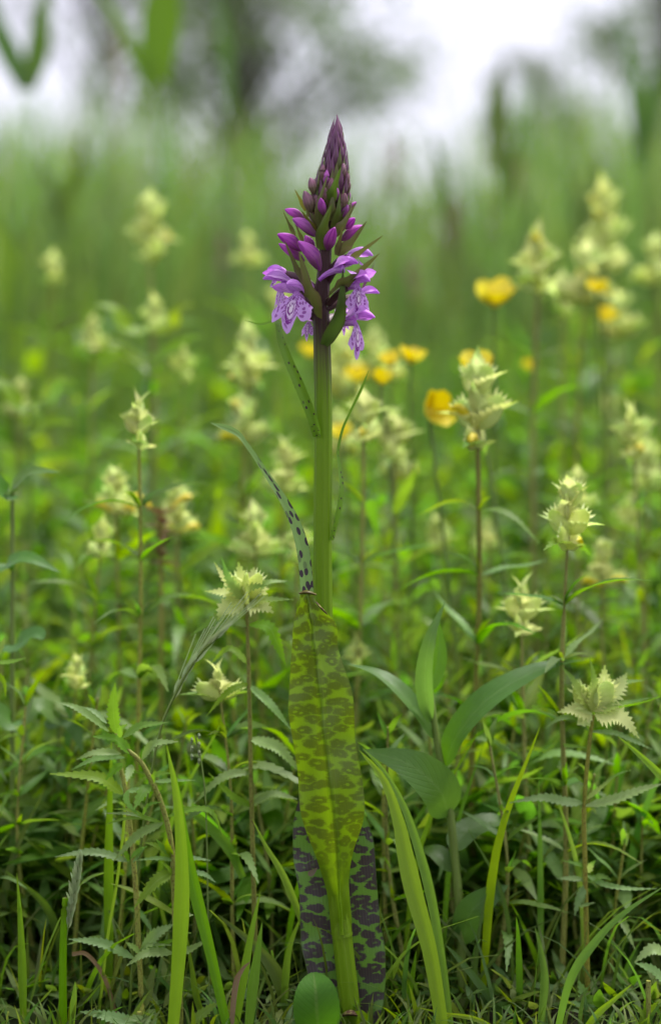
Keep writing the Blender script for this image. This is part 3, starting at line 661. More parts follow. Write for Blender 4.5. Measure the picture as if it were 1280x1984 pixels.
near_rattle(497, .035, [(494, 1800), (490, 1650), (486, 1480), (483, 1330), (478, 1165)], 'yellow rattle with splayed pale toothed bracts beside the pinched orchid leaf',
  [([(1025, 1090), (960, 1080), (865, 1105)], 50, 'toothed_pale', -.004), ([(1030, 1090), (1110, 1100), (1150, 1180), (1180, 1255)], 60, 'toothed', -.006),
   ([(1030, 1340), (1120, 1420), (1200, 1520)], 42, 'toothed_pale', -.01), ([(1030, 1330), (940, 1370), (850, 1470)], 34, 'toothed', -.01),
   ([(1030, 1560), (1150, 1600), (1240, 1700)], 60, 'toothed_pale', -.006), ([(1040, 1700), (920, 1720), (800, 1830)], 45, 'toothed_pale', -.008), ([(1035, 1260), (950, 1190), (870, 1250)], 40, 'toothed', .004),
   ([(1040, 1830), (1130, 1790), (1230, 1810)], 45, 'toothed_pale', -.005), ([(1040, 1840), (960, 1800), (860, 1700)], 45, 'toothed', -.005)],
  (0, 700), .46875,
  [([(1015, 1000), (1000, 920), (985, 830)], 150, 'bract', .006), ([(1015, 1000), (1040, 910), (1050, 850)], 130, 'bract', .008, .004), ([(1010, 1005), (930, 960), (845, 950)], 90, 'bract', .004),
   ([(1010, 990), (945, 900), (915, 808)], 55, 'bract_green', -.006), ([(1010, 990), (930, 900), (885, 830)], 60, 'bract', .0), ([(1010, 1000), (1040, 940), (1105, 928)], 85, 'bract_green', -.012, -.002),
   ([(1015, 1000), (1100, 920), (1190, 908)], 40, 'toothed_pale', .006), ([(1010, 1010), (900, 1060), (785, 1135)], 75, 'bract_green', -.004), ([(1010, 1005), (930, 1020), (900, 1070)], 120, 'bract', -.004),
   ([(1020, 1005), (1100, 985), (1215, 985)], 60, 'bract_green', -.003), ([(1020, 1000), (1080, 1010), (1130, 1040)], 120, 'bract', -.003), ([(1015, 990), (960, 930), (950, 870)], 110, 'bract', .004, .004), ([(1015, 990), (1080, 950), (1085, 890)], 110, 'bract', .008, .006)],
  (0, 700), .46875, 31, [(478, 1165, 200, 55, .015), (478, 1162, 340, 60, .015), (478, 1160, 270, 70, .014)])
near_rattle(1140, .035, [(1136, 1840), (1133, 1680), (1131, 1560), (1140, 1450), (1148, 1385)], 'yellow rattle with an open pale head above a pair of long toothed leaves',
  [([(925, 300), (840, 235), (770, 240), (705, 285)], 38, 'toothed_pale', -.006), ([(925, 300), (1050, 310), (1150, 350), (1235, 390)], 34, 'toothed_pale', .0), ([(890, 655), (790, 650), (680, 630), (525, 655)], 66, 'toothed_pale', -.008),
   ([(905, 670), (1050, 640), (1180, 590), (1290, 560)], 64, 'toothed_pale', -.006), ([(900, 560), (850, 520), (800, 545)], 30, 'toothed'), ([(905, 640), (980, 580), (1050, 520), (1130, 490)], 28, 'bract_green', .004),
   ([(905, 980), (870, 960), (790, 940)], 30, 'toothed'), ([(910, 1000), (935, 960), (955, 940)], 40, 'bract_green', -.004), ([(905, 1040), (830, 1030), (760, 1030)], 35, 'toothed_pale'), ([(905, 1060), (870, 1130), (850, 1215)], 50, 'toothed_pale', -.006), ([(905, 1100), (880, 1160), (950, 1150)], 40, 'toothed_pale', -.006),
   ([(910, 1050), (980, 1020), (1030, 1035)], 40, 'toothed'), ([(905, 1010), (1000, 1060), (1120, 1080), (1260, 1080)], 34, 'toothed_pale', -.004), ([(905, 380), (800, 370), (850, 385)], 24, 'toothed')],
  (780, 1300), .390625,
  [([(940, 200), (990, 90), (1000, -30)], 190, 'bract', .006), ([(945, 200), (1060, 90), (1110, 10)], 180, 'bract', .006, .002), ([(935, 200), (890, 110), (860, 40)], 150, 'bract', .004), ([(935, 205), (850, 60), (785, -25)], 75, 'bract_green', -.002),
   ([(940, 200), (950, 70), (925, -70)], 70, 'bract_green', -.008, -.003), ([(945, 205), (1080, 165), (1240, 130)], 55, 'bract_green', -.005), ([(930, 215), (850, 195), (765, 205)], 130, 'bract', -.006), ([(950, 215), (1080, 230), (1170, 335)], 150, 'bract', -.006), ([(950, 200), (1080, 70), (1200, 45)], 80, 'bract_green', .006, .003), ([(935, 205), (880, 250), (930, 270)], 90, 'bract', -.008)],
  (780, 1300), .390625, 33, [(1148, 1380, 190, 55, .016), (1148, 1378, 350, 60, .017), (1148, 1376, 270, 68, .016), (1148, 1376, 80, 68, .016)])

# ------------------------------------------------------------ buttercups
def petal_mesh():
    m = MB(); m.ribbon([(0, 0, 0), (.3, 0, .06), (.7, 0, .24), (1, 0, .42)], lambda t: .5 * math.sin(math.pi * (.12 + .74 * t)) ** 1.1, (0, 0, 1), 7, 2, 0, .28); return m.mesh('petal', M['yellow'])
PE = petal_mesh()
def centre_mesh():
    m = MB(); m.tube([(0, 0, 0), (0, 0, .1), (0, 0, .2)], lambda t: .22 * math.cos(t * 1.3), 4, 9); 
    for i in range(16):
        a = i * .3927; m.ribbon([(.12 * math.cos(a), .12 * math.sin(a), .05), (.24 * math.cos(a), .24 * math.sin(a), .2), (.3 * math.cos(a), .3 * math.sin(a), .3)], lambda t: .03, (math.cos(a), math.sin(a), .3), 2, 1)
    return m.mesh('stamens', M['corolla'])
CE = centre_mesh()
def buttercup(x, y, dy, r, tilt, az, label, seed):
    rd = random.Random(seed); c = P(x, y, dy) ; b = Vector((c.x + rd.uniform(-.03, .03), dy, -.008)); t = thing('buttercup', b, label, 'wildflower', 'buttercups in the meadow')
    m = MB(); m.tube([b, lerp(b, c, .5) + Vector((.008, 0, 0)), c], lambda q: .0011, 12, 5); m.build('stem', M['stem_green'], t)
    r *= 1.35; Q = Matrix.Translation(c - b) @ Matrix.Rotation(R(az), 4, 'Z') @ Matrix.Rotation(R(tilt), 4, 'Y')
    for i in range(5): obj('petal', PE, t, Q @ place(Vector((0, 0, 0)), i * 1.2566 + rd.uniform(-.1, .1), R(rd.uniform(10, 35)), 0, r))
    obj('stamens', CE, t, Q @ Matrix.Scale(r, 4))
    for i in range(3):
        q = .25 + .2 * i; obj('leaf', rd.choice(TL), t, place(lerp(b, c, q) - b, rd.uniform(0, 6.28), R(40), 0, .03))
buttercup(958, 590, .32, .0135, 35, -90, 'large bright buttercup beside the tall rattle, highest of the buttercups', 1)
buttercup(922, 728, .2, .0115, 25, -90, 'bright buttercup standing right above the broad pale rattle head', 2)
buttercup(795, 702, .26, .0085, 30, -60, 'small round buttercup next to a fellow beside the orchid stem', 3)
buttercup(758, 708, .28, .0075, 20, -120, 'small buttercup nearest the orchid\'s lowest flower', 4)
buttercup(740, 742, .24, .007, 40, -90, 'small buttercup just below its pair of fellows by the orchid stem', 5)
buttercup(830, 800, .2, .0115, 75, -50, 'nodding orange-yellow buttercup tipped on its side between the orchid and the broad rattle head', 6)
buttercup(1157, 565, .36, .0075, 30, -90, 'small buttercup tucked under the bushy rattle by the dense tree', 7)
buttercup(1172, 622, .38, .008, 30, -90, 'pale small buttercup below the bushy rattle group', 8)
buttercup(690, 738, .4, .009, 20, -90, 'buttercup hidden among rattle heads right beside the orchid stem', 9)
buttercup(662, 850, .3, .008, 25, -90, 'buttercup half hidden behind the slim leaf on the orchid stem', 10)
buttercup(1025, 715, .5, .006, 25, -90, 'tiny far buttercup beyond the bright buttercup', 11)
buttercup(600, 690, .45, .008, 25, -90, 'buttercup half hidden behind the orchid stem below the flowers', 12)

# brown withered head
def withered(x, y, dy):
    c = P(x, y, dy); b = Vector((c.x, dy, -.008)); t = thing('withered_rattle', b, 'brown withered rattle head with two last yellow blooms', 'wildflower'); b2 = P(x, y + 110, dy)
    m = MB(); m.tube([b, b2, c], lambda q: .0014, 12, 6); m.build('stem', M['stem_brown'], t); rd = random.Random(4)
    for i in range(7):
        p = lerp(b2, c, i / 7) - b
        for s_ in (0, 1): obj('bract', DBR, t, place(p, i * 1.57 + s_ * 3.14 + rd.uniform(-.4, .4), R(rd.uniform(0, 60)), rd.uniform(-.5, .5), .013))
    for dx in (-.006, .007): obj('corolla', CO, t, place(c - b + Vector((dx, 0, .001)), 0 if dx > 0 else 3.14, R(35), 0, .013))
DBR = bract_mesh(M['dead'], .4, 7, .4)
withered(312, 985, .2)

# ------------------------------------------------------------ broad-leaved plant
def broad_plant():
    dy = .045; b = Vector((wx(895, dy), dy, -.008)); t = thing('broad_leaved_plant', b, 'plant with large smooth arching leaves beside the spotted orchid leaf', 'plant')
    m = MB(); m.tube([b, P(890, 1780, dy), P(872, 1580, dy), P(848, 1450, dy), P(832, 1330, dy)], lambda q: .0021 * (1.15 - .5 * q), 22, 8, 4, .1); m.build('stem', M['stem_green'], t)
    def lf(pts, w, N, fold=.25, mk='broad', p=.6):
        mm = MB(); mm.ribbon([P(x, y, dy + dd) for x, y, dd in pts], lambda q: lance(w * PX * .5, q, p), N, 18, 2, fold, 0, 0, 0, .05); mm.build('leaf', M[mk], t)
    lf([(862, 1485, 0), (885, 1425, -.004), (950, 1350, -.01), (1050, 1295, .0), (1135, 1278, .02)], 74, (-.55, -.55, .6), .2, p=.7)
    lf([(838, 1430, 0), (800, 1370, -.004), (740, 1310, .0), (668, 1285, .012)], 52, (.4, -.5, .75), .25)
    lf([(868, 1580, 0), (850, 1530, -.012), (790, 1480, -.02), (700, 1452, -.014)], 92, (.2, -.9, .35), .1)
    lf([(832, 1400, 0), (822, 1320, -.008), (832, 1240, -.012), (862, 1165, -.006)], 36, (-.2, -1, .1), .5, 'broad')
    lf([(832, 1340, 0), (850, 1270, .006), (850, 1200, .01)], 34, (.4, -1, .1), .4, 'grass')
    lf([(896, 1830, 0), (910, 1770, -.005), (950, 1735, -.005), (985, 1715, .0)], 60, (-.1, -1, .2), .15)
    lf([(875, 1650, 0), (905, 1610, .01), (960, 1590, .02), (1010, 1600, .03)], 60, (0, -.5, .9), .2)
    lf([(880, 1690, 0), (840, 1650, .01), (800, 1650, .02)], 45, (0, -.5, .9), .2)
broad_plant()
def side_broad(label, base_px, dy, leaves, mk='broad', h=None):
    top = leaves[0][0][0]; b = Vector((wx(base_px, dy), dy, -.008)); t = thing('leafy_herb', b, label, 'plant', 'broad-leaved herbs at the meadow edge')
    m = MB(); ys = min(p[1] for l, w in leaves for p in l[:1]); m.tube([b, P(base_px, lerp(1900, ys, .5), dy), P(base_px, ys, dy)], lambda q: .0016 * (1.1 - .4 * q), 12, 6); m.build('stem', M['stem_green'], t)
    for pts, w in leaves:
        mm = MB(); c = [P(base_px, pts[0][1], dy)] + [P(x, y, dy - .006 * (i + 1)) for i, (x, y) in enumerate(pts)]
        mm.ribbon(c, lambda q: lance(w * PX * .5, q, .75), (0, -.6, .8), 14, 2, .2, 0, 0, 0, .06); mm.build('leaf', M[mk], t)
side_broad('broad-leaved herb with glossy oval leaves low in the meadow below the small upright rattle head', 25, .1, [([(10, 1100), (50, 1080), (120, 1110)], 50), ([(20, 950), (60, 915), (118, 915)], 44), ([(15, 960), (-20, 920), (-60, 900)], 44), ([(30, 1250), (70, 1230), (85, 1240)], 60), ([(20, 1400), (-30, 1370), (-80, 1390)], 60)])
side_broad('broad-leaved herb with dark drooping leaves behind the forked toothed plant', 115, .13, [([(110, 1400), (140, 1400), (160, 1460)], 60), ([(100, 1660), (60, 1620), (30, 1640)], 75), ([(110, 1390), (70, 1370), (40, 1420)], 60), ([(130, 1700), (160, 1720), (180, 1790)], 60)])
side_broad('broad-leaved herb with lush light green leaves in the far meadow below the tallest rattle', 290, .4, [([(330, 640), (350, 600), (380, 590)], 60), ([(250, 640), (220, 600), (180, 590)], 60), ([(310, 690), (360, 660), (400, 650)], 55), ([(270, 700), (220, 670), (190, 690)], 55)], 'grass_bright')
side_broad('broad-leaved herb with light green leaves beside the bright yellow-green reed', 60, .35, [([(80, 780), (110, 740), (140, 740)], 60), ([(40, 790), (10, 750), (-30, 730)], 60), ([(70, 840), (100, 820), (150, 820)], 55)], 'grass_bright')

# ------------------------------------------------------------ forked toothed plant
def forked_plant():
    dy = .004; org = (0, 1300); sc = .390625
    b = P(276, 1990, dy); b.z = -.006; t = thing('toothed_plant', b, 'forked plant with narrow toothed leaves beside the bright grass blade', 'plant')
    for pts in ([(275, 1964), (270, 1847), (264, 1730), (254, 1612), (244, 1534), (234, 1487)], [(350, 1964), (343, 1850), (338, 1730), (332, 1632), (312, 1554), (289, 1503), (270, 1472), (242, 1448), (223, 1421)]):
        m = MB(); g = P(pts[0][0], 1995, dy); g.z = -.006
        m.tube([g] + [P(x, y, dy + (.012 if pts[0][0] < 300 else .0)) for x, y in pts], lambda q: .0013 * (1.2 - .45 * q), 26, 7, 4, .14); m.build('stem', M['stem'], t)
    A, B = 'toothed', 'toothed_pale'
    T = [([(575, 310), (562, 180), (572, 58)], 68, A, -.004, -.002), ([(540, 300), (400, 195), (275, 150)], 46, B, -.006), ([(530, 260), (470, 205), (410, 178)], 34, B, .004), ([(610, 330), (700, 275), (835, 255)], 54, A, -.004),
         ([(650, 410), (570, 340), (460, 325)], 64, A, -.008), ([(600, 410), (480, 405), (380, 440)], 44, B, -.006), ([(620, 430), (480, 435), (355, 490)], 40, B, -.002), ([(705, 440), (765, 365), (885, 350)], 58, B, -.004),
         ([(595, 330), (600, 290), (632, 265)], 38, B, -.006, -.003), ([(610, 610), (480, 530), (245, 510)], 76, A, -.006, .01), ([(610, 460), (570, 490), (525, 540)], 50, A, -.006), ([(655, 465), (640, 510), (630, 550)], 48, B, -.01),
         ([(755, 560), (780, 515), (845, 508)], 46, A, -.006), ([(760, 550), (850, 545), (970, 542)], 28, B), ([(745, 565), (705, 610), (665, 688)], 66, A, -.01), ([(635, 590), (630, 650), (690, 715)], 34, A, -.01),
         ([(800, 750), (700, 720), (585, 632)], 26, A, -.008), ([(770, 740), (650, 710), (510, 706)], 24, B, -.008), ([(770, 740), (640, 730), (522, 762)], 24, A, -.008), ([(720, 720), (640, 690), (565, 685)], 22, A, -.004),
         ([(810, 752), (680, 820), (563, 945)], 54, B, -.01), ([(705, 725), (740, 665), (800, 650)], 26, A, -.004), ([(825, 725), (950, 688), (1050, 700), (1108, 825)], 38, A, -.008),
         ([(640, 945), (460, 900), (272, 922)], 50, B, -.006, .01), ([(860, 940), (780, 870), (708, 850)], 30, A, -.004), ([(860, 930), (800, 870), (775, 835)], 30, A, -.004), ([(860, 930), (830, 870), (830, 830)], 34, A, -.006), ([(870, 940), (780, 930), (668, 940)], 26, B, -.008),
         ([(850, 1000), (770, 1050), (668, 1172)], 74, A, -.01), ([(880, 940), (960, 930), (1045, 940)], 28, B), ([(880, 1010), (1000, 1005), (1070, 1048)], 32, B, -.006), ([(860, 1010), (830, 975), (800, 950)], 26, A, -.006),
         ([(665, 1425), (500, 1352), (338, 1330)], 60, B, -.006, .01), ([(700, 1400), (780, 1310), (865, 1255)], 80, B, -.004), ([(860, 1400), (730, 1400), (628, 1462)], 56, B, -.012), ([(695, 1400), (660, 1370), (622, 1345)], 36, B, -.004),
         ([(870, 1405), (950, 1380), (1045, 1325)], 44, B, -.004), ([(870, 1280), (920, 1220), (960, 1210)], 40, B), ([(700, 1400), (820, 1350), (880, 1330)], 34, A, -.004), ([(870, 1340), (900, 1300), (950, 1300)], 26, A, -.006),
         ([(690, 1390), (740, 1360), (850, 1360)], 30, B, -.006), ([(640, 950), (620, 900), (580, 890)], 26, A, .0, .01), ([(650, 930), (690, 890), (730, 870)], 30, A, .0, .008), ([(660, 950), (700, 900), (720, 880)], 24, B, 0, .008), ([(625, 600), (680, 590), (720, 580)], 34, B, 0, .01)]
    px_plant(t, org, sc, dy, T, M, .34)
forked_plant()
# the tops of shoots cut by the lower border and the little one by the left edge
def small_toothed(base, dy, label, table):
    b = P(base[0], 1990, dy); b.z = -.006; t = thing('toothed_plant', b, label, 'plant')
    m = MB(); m.tube([b, P(base[0], base[1], dy)], lambda q: .0012, 8, 6); m.build('stem', M['stem'], t)
    px_plant(t, (0, 0), 1.0, dy, table, M, .34)
small_toothed((-12, 1270), .03, 'toothed shoot leaning in behind the broad-leaved herb', [([(-10, 1285), (25, 1282), (50, 1275)], 12, 'toothed'), ([(-10, 1280), (5, 1250), (10, 1235)], 14, 'toothed_pale'), ([(-12, 1300), (8, 1320), (12, 1350)], 12, 'toothed'), ([(-14, 1330), (-40, 1320), (-60, 1330)], 14, 'toothed')])
small_toothed((270, 1960), -.01, 'low rosette of toothed leaves at the foot of the forked plant', [([(270, 1985), (210, 1970), (155, 1960)], 26, 'toothed_pale', -.004), ([(300, 1990), (270, 1975), (238, 1974)], 20, 'toothed_pale', -.004), ([(370, 1984), (400, 1960), (424, 1942)], 24, 'toothed', -.003)])
small_toothed((1255, 1900), .0, 'small toothed shoot beside the arching grass blade', [([(1290, 1850), (1260, 1840), (1228, 1865)], 26, 'toothed_pale', -.004), ([(1290, 1905), (1262, 1880), (1230, 1866)], 24, 'toothed_pale', -.002), ([(1255, 1984), (1240, 1960), (1225, 1945)], 14, 'toothed'), ([(1255, 1984), (1262, 1955), (1275, 1940)], 14, 'toothed'), ([(1255, 1970), (1250, 1945), (1252, 1930)], 12, 'toothed')])
small_toothed((1130, 1960), .02, 'feathery pale shoot between the arching grass blade and the upright blade', [([(1150, 1984), (1135, 1940), (1120, 1900)], 36, 'toothed_pale', .004), ([(1150, 1990), (1165, 1950), (1160, 1920)], 20, 'toothed')])

# ------------------------------------------------------------ grasses in focus
def blade(pts, w, label, mk='grass', dy=0.0, dd=0.0, N=(.3, -1, .1), fold=.3, wf=bladew, twist=0.0):
    n = len(pts) - 1; c = [P(x, y, dy + dd * i / n) for i, (x, y) in enumerate(pts)]
    if pts[0][1] > 1900: c = [Vector((c[0].x, c[0].y, min(c[0].z, -.006)))] + c[1:]
    m = MB(); m.ribbon(c, lambda q: wf(w * PX * .5, q), N, 22, 2, fold, 0, 0, 0, 0, twist)
    return tag(m.build('ryegrass', M[mk]), label, 'grass', 'single grass blades around the orchid')
blade([(330, 1995), (346, 1850), (352, 1700), (344, 1560), (322, 1438)], 30, 'broad bright yellow-green grass blade upright beside the forked plant', 'grass_bright', -.025, -.004)
blade([(448, 1995), (408, 1850), (378, 1730), (358, 1630), (343, 1530), (330, 1470)], 24, 'green grass blade leaning against the bright blade beside the forked plant', 'grass', -.015)
blade([(862, 1995), (832, 1850), (800, 1730), (782, 1650), (770, 1590), (742, 1510), (694, 1452)], 36, 'broad bright grass blade bending over towards the orchid leaf', 'grass_bright', -.018, .01)
blade([(875, 1995), (856, 1870), (834, 1740), (808, 1640), (780, 1560), (740, 1490), (700, 1448)], 20, 'darker grass blade running alongside the broad bright blade', 'grass', -.006, .004)
blade([(1075, 1995), (1105, 1900), (1150, 1830), (1205, 1772), (1290, 1714)], 20, 'arching grass blade rising from beside the feathery pale shoot', 'grass', -.008, -.01, (-.5, -.7, .6))
blade([(600, 1830), (575, 1760), (545, 1690), (515, 1640), (488, 1585)], 15, 'thin yellow-green grass blade pointing up to the rattle stem beside the spotted leaf', 'grass_bright', .012)
blade([(46, 1995), (44, 1900), (40, 1790), (33, 1690)], 17, 'single upright grass blade standing clear of the seed spike', 'grass', .01)
blade([(1330, 1560), (1280, 1505), (1240, 1465), (1194, 1425)], 16, 'thin grass blade dipping in over the toothed leaves of the open rattle', 'grass_bright', .0)
blade([(1040, 1995), (1052, 1920), (1050, 1860), (1035, 1794)], 18, 'short upright grass blade between the broad-leaved plant and the arching blade', 'grass', -.012)
blade([(1110, 2000), (1150, 1970), (1190, 1935), (1225, 1905)], 14, 'short slanting grass blade under the arching blade', 'grass', -.012)
blade([(452, 1995), (470, 1900), (486, 1810), (505, 1725)], 18, 'upright grass blade next to the dry brown blade', 'grass', -.006)
blade([(478, 1995), (488, 1920), (498, 1850), (508, 1785)], 22, 'broader green grass blade next to the dry brown blade', 'grass', -.012)
blade([(1010, 2000), (930, 1978), (860, 1964), (808, 1952)], 9, 'thin grass blade lying low across the foot of the bright blades', 'grass_bright', -.015)
blade([(345, 1775), (300, 1748), (255, 1725), (212, 1711)], 15, 'yellow grass blade lying across behind the forked stems', 'grass_bright', .02, .0, (0, -.6, .8))
blade([(560, 1995), (540, 1900), (500, 1840), (420, 1770)], 28, 'bluish green grass blade slanting across behind the dry brown blade', 'grass_dull', .02)
blade([(445, 1960), (455, 1915), (468, 1880), (486, 1862)], 12, 'dry curled brown grass blade', 'dead', -.014)
blade([(548, 1995), (552, 1900), (562, 1830), (590, 1760)], 16, 'light green grass blade hugging the edge of the spotted rear leaf', 'grass', .018)
blade([(138, 1995), (142, 1950), (145, 1920), (146, 1900)], 12, 'short yellowish grass tip at the foot of the seed spike', 'grass_bright', -.01)
blade([(990, 2000), (945, 1930), (890, 1860), (862, 1830)], 16, 'bluish grass blade slanting away behind the bright blades', 'grass_dull', .02)
blade([(780, 1995), (790, 1930), (800, 1880), (806, 1840)], 14, 'light grass blade between the rear orchid leaf and the bright blades', 'grass', .02)
blade([(400, 1995), (380, 1930), (372, 1880), (360, 1800)], 14, 'soft green grass blade behind the leaning blade and the forked stem', 'grass', .015)
blade([(470, 1700), (440, 1640), (380, 1580), (345, 1560)], 22, 'pale green grass blade behind the forked plant running to the rattle stem', 'grass', .04)
blade([(190, 1930), (208, 1820), (225, 1720), (240, 1600), (245, 1500)], 6, 'thread-thin yellowish grass stalk crossing behind the forked stems', 'grass_bright', .02, .0, wf=lambda W, t: W)
blade([(232, 1998), (205, 1900), (170, 1850), (140, 1848)], 8, 'reddish dry grass stalk curving behind the seed spike', 'dead', .02, .0, wf=lambda W, t: W)
GL = 'narrow green grass blade standing in the undergrowth behind the orchid'
for i in range(70):
    rd = random.Random(900 + i); dy = rd.uniform(.04, .25); x = (i * .618034 % 1) * 1400 - 60; h = rd.uniform(.05, .14) + .25 * dy; ln = rd.uniform(-.05, .05)
    b = Vector((wx(x, dy), dy, -.008)); tp = b + Vector((ln, rd.uniform(-.02, .02), h)); m = MB()
    m.ribbon([b, lerp(b, tp, .5) + Vector((-ln * .25, 0, .01)), tp], lambda q, w=rd.uniform(.0012, .0028): bladew(w, q), (rd.uniform(-.6, .6), -1, .1), 10, 1, .3)
    tag(m.build('ryegrass', M[rd.choice(['grass', 'grass', 'grass_bright', 'grass_dull'])]), GL, 'grass', 'grass blades in the undergrowth')

def seed_spike():
    dy = -.004; b = P(123, 1995, dy); b.z = -.006; t = thing('grass_seed_spike', b, 'pale green grass seed spike pushing out of its sheath', 'grass')
    m = MB(); m.tube([b, P(122, 1880, dy), P(125, 1770, dy), P(127, 1740, dy)], lambda q: .0021 * (1 - .35 * q), 14, 8); m.build('stem', M['grass_bright'], t)
    a, e = P(132, 1800, dy), P(156, 1668, dy); m = MB(); m.tube([P(128, 1830, dy), a, e], lambda q: .0004, 8, 5); m.build('stalk', M['stem_green'], t); rd = random.Random(2)
    for i in range(46):
        q = i / 46; c = lerp(a, e, q); r = 13 * PX * math.sin(math.pi * (.18 + .78 * q)) ** .8; an = i * 2.4; d_ = Vector((math.cos(an) * r, math.sin(an) * r * .6, .006))
        m = MB(); m.ribbon([c, c + d_ * .5 + Vector((0, 0, .001)), c + d_], lambda z: lance(.0012, z, .7), (math.cos(an), -.8, .2), 5, 1, .4); m.build('spikelet', M['spikelet'], t)
    m = MB(); m.ribbon([P(125, 1775, dy), P(126, 1755, dy), P(128, 1735, dy)], lambda z: .0015 * (1 - z), (0, -1, 0), 4, 1, .3); m.build('sheath_tip', M['dead'], t)
seed_spike()
def awned_spike():
    dy = .02; b = Vector((wx(250, dy), dy, -.006)); t = thing('awned_grass', b, 'slender awned grass spike arching towards the splayed rattle head', 'grass')
    m = MB(); m.tube([b, P(272, 1650, dy), P(305, 1440, dy), P(335, 1355, dy), P(385, 1270, dy), P(430, 1228, dy)], lambda q: .0007, 24, 5); m.build('stem', M['stem_green'], t); rd = random.Random(6)
    line = [P(325, 1375, dy), P(355, 1315, dy), P(395, 1258, dy), P(440, 1215, dy)]; sp = spline(line, 20)
    for i in range(17):
        p = sp[i + 2]; T = (sp[i + 3 if i + 3 < 21 else 20] - sp[i + 1]).normalized(); n = Vector((rd.uniform(-.35, .35), rd.uniform(-.3, .3), rd.uniform(-.3, .3))); e = p + (T + n * .55) * .011; e2 = e + (T + n * .25) * rd.uniform(.014, .026)
        m = MB(); m.ribbon([p, lerp(p, e, .5), e, e2], lambda z: .0012 * math.sin(math.pi * min(1, z * 1.5 + .05)) if z < .62 else .0002, (.3, -1, .3), 8, 1, .3); m.build('spikelet', M['spikelet'], t)
awned_spike()
def oat(xs, label):
    dy = .02; b = Vector((wx(xs[0][0] + 6, dy), dy, -.006)); t = thing('small_seed_grass', b, label, 'grass')
    m = MB(); m.tube([b] + [P(x, y, dy) for x, y in xs], lambda q: .0004, 14, 4); m.build('stem', M['stem_green'], t)
    for i in range(7):
        x, y = xs[-1]; p = P(x + (-1) ** i * 7, y + 8 + i * 8, dy); m = MB(); m.tube([p, p + Vector((.0003, 0, .0016)), p + Vector((0, 0, .0032))], lambda z: .0009 * math.sin(math.pi * (z * .8 + .1)), 5, 6); m.build('seed', M['spikelet'], t)
oat([(400, 1600), (392, 1490), (378, 1425)], 'thin grass with tiny pale seeds behind the bright blade')
def round_leaf():
    dy = -.03; b = P(625, 2010, dy); b.z = -.004; t = thing('round_leaved_plant', b, 'single rounded green leaf in front of the orchid foot', 'plant')
    m = MB(); m.tube([b, P(618, 1985, dy)], lambda q: .001, 4, 6); m.build('stem', M['stem_green'], t)
    m = MB(); m.ribbon([P(618, 2010, dy), P(614, 1965, dy - .004), P(611, 1920, dy - .003), P(607, 1884, dy + .003)], lambda q: 45 * PX * .96 * max(.02, math.sin(math.pi * (.14 + .86 * q))) ** .55, (0, -1, .35), 18, 3, .08, .06); m.build('leaf', M['clover'], t)
round_leaf()

